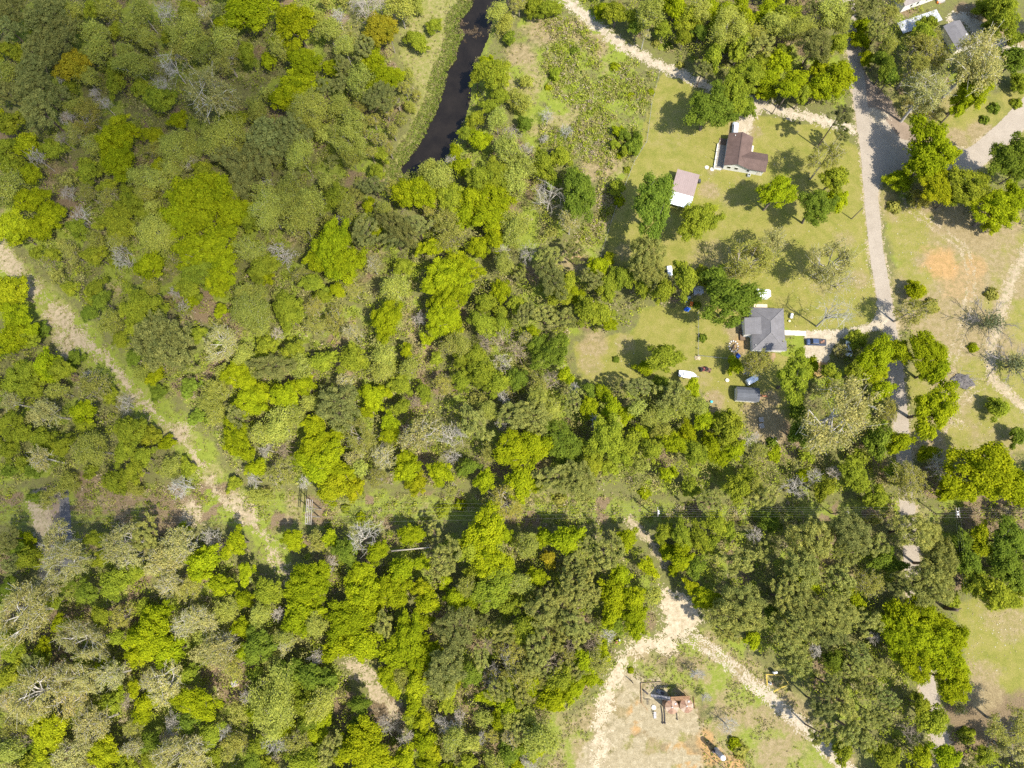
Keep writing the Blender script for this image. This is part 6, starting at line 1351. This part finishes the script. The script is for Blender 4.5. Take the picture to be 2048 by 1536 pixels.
def heater():
    t = P(1447, 1517, 7.0); h = empty('heater_vessel', (t.x, t.y, 0), .3, 'tall thin grey vessel with white domed top, bottom right of sand pad', 'vessel')
    MB().cyl((0, 0, .3), .62, 6.3, 24).build('shell', mat('lavender_grey_paint', (.42, .41, .45), .5), h, False)
    MB().ball((0, 0, 6.6), .64, 3, (1, 1, .45)).build('dome', WPAINT, h, True); MB().cyl((0, 0, 0), .75, .3, 20).build('base', PAD, h)
    MB().tube((-.75, 0, .3), (-.75, 0, 5.5), .06).tube((-.75, 0, 5.5), (-.5, 0, 6.4), .06).build('side_pipe', GREYS, h); MB().box((-.9, .3, .8), (.7, .7, 1.2)).build('fire_box', DPIPE, h)
    MB().tube((.62, .3, .3), (.62, .3, 6.2), .03).tube((.62, -.1, .3), (.62, -.1, 6.2), .03).build('ladder', GREYS, h)
heater()
def wellhead():
    f = lambda x, y, z=0: P(1500+.0586*x, 1310+.0586*y, z); YEL = mat('yellow_pipe_paint', (.62, .45, .08), .5, 0, .15)
    c = [f(1290, 980), f(780, 1230), f(560, 1010), f(530, 650), f(1070, 670), f(1290, 980)]; o = c[0]
    h = empty('pipe_barrier', o, 0, 'yellow pipe barrier around the wellhead beside the sandy track', 'barrier')
    for i, (a, b) in enumerate(zip(c, c[1:])):
        if i != 1:
            MB().tube(a-o+Vector((0, 0, .95)), b-o+Vector((0, 0, .95)), .06).build('rail', YEL, h)
            MB().tube(a-o+Vector((0, 0, .5)), b-o+Vector((0, 0, .5)), .06).build('rail', YEL, h)
        MB().tube(a-o, a-o+Vector((0, 0, 1.0)), .07).build('post', YEL, h)
    q = f(680, 960); h = empty('wellhead', (q.x, q.y, 0), 0, 'grey wellhead inside the yellow pipe barrier', 'wellhead')
    MB().cyl((0, 0, 0), .5, .12, 14).build('cellar', PAD, h); MB().cyl((0, 0, .12), .14, 1.1, 10).cyl((0, 0, .6), .28, .12, 12).build('tree', GREYS, h); MB().tube((0, 0, .8), (.6, 0, .8), .07).build('valve', RED, h)
    q = f(790, 560); h = empty('control_panel', (q.x, q.y, 0), .2, 'grey electric control panel above the yellow pipe barrier', 'panel')
    for x in (-.4, .4): MB().box((x, 0, .6), (.1, .1, 1.2)).build('leg', GREYS, h)
    bx = MB().box((0, 0, 1.35), (1.0, .45, 1.2), bevel=.04).build('cabinet', mat('pale_grey_paint', (.62, .63, .64), .5), h); MB().box((0, -.24, 1.35), (.85, .03, 1.0)).build('door', GREYS, bx)
    q = P(1235, 1282); h = empty('pump_unit', (q.x, q.y, 0), .5, 'rusty pump unit at the edge of the woods above the sandy loop', 'pump')
    MB().box((0, 0, .2), (1.8, .9, .3)).build('skid', RUST2, h); MB().tube((-.6, 0, .7), (.5, 0, .7), .3, 12).build('motor', RED, h); MB().box((.6, .1, .7), (.4, .6, .9)).build('guard', STEEL, h)
wellhead()

# ------------------------------------------------------------------ a cloud up in the sun's path that shades the upper left woods
def clouds():
    m = bpy.data.materials.new('cloud_vapour'); m.use_nodes = True; nt = m.node_tree
    nt.nodes.remove(nt.nodes['Principled BSDF']); v = nn(nt, 'ShaderNodeVolumePrincipled'); v.inputs['Density'].default_value = CLOUD_D; v.inputs['Color'].default_value = (1, 1, 1, 1); v.inputs['Anisotropy'].default_value = .6
    nt.links.new(v.outputs[0], nt.nodes['Material Output'].inputs['Volume'])
    for i, (u, w, rx, ry, rz_) in enumerate(((150, 120, 75, 50, 30), (420, 330, 62, 50, 26), (120, 820, 40, 42, 18), (40, 1110, 26, 24, 14))):
        g = P(u, w); c = g + SDIR*(900/SDIR.z); r = np.random.default_rng(i)
        b = bmesh.new(); bmesh.ops.create_icosphere(b, subdivisions=4, radius=1)
        for vv in b.verts:
            n = 1+.16*math.sin(vv.co.x*4+i)*math.cos(vv.co.y*5)+.10*math.sin(vv.co.y*9+vv.co.z*7)
            vv.co = Vector((vv.co.x*rx*n, vv.co.y*ry*n, vv.co.z*rz_*n))
        me = bpy.data.meshes.new('cloud'); b.to_mesh(me); b.free(); me.materials.append(m)
        tag(obj('cloud', me, None, c), None, None, None, 'structure')
CLOUD_D = 0.014
clouds()
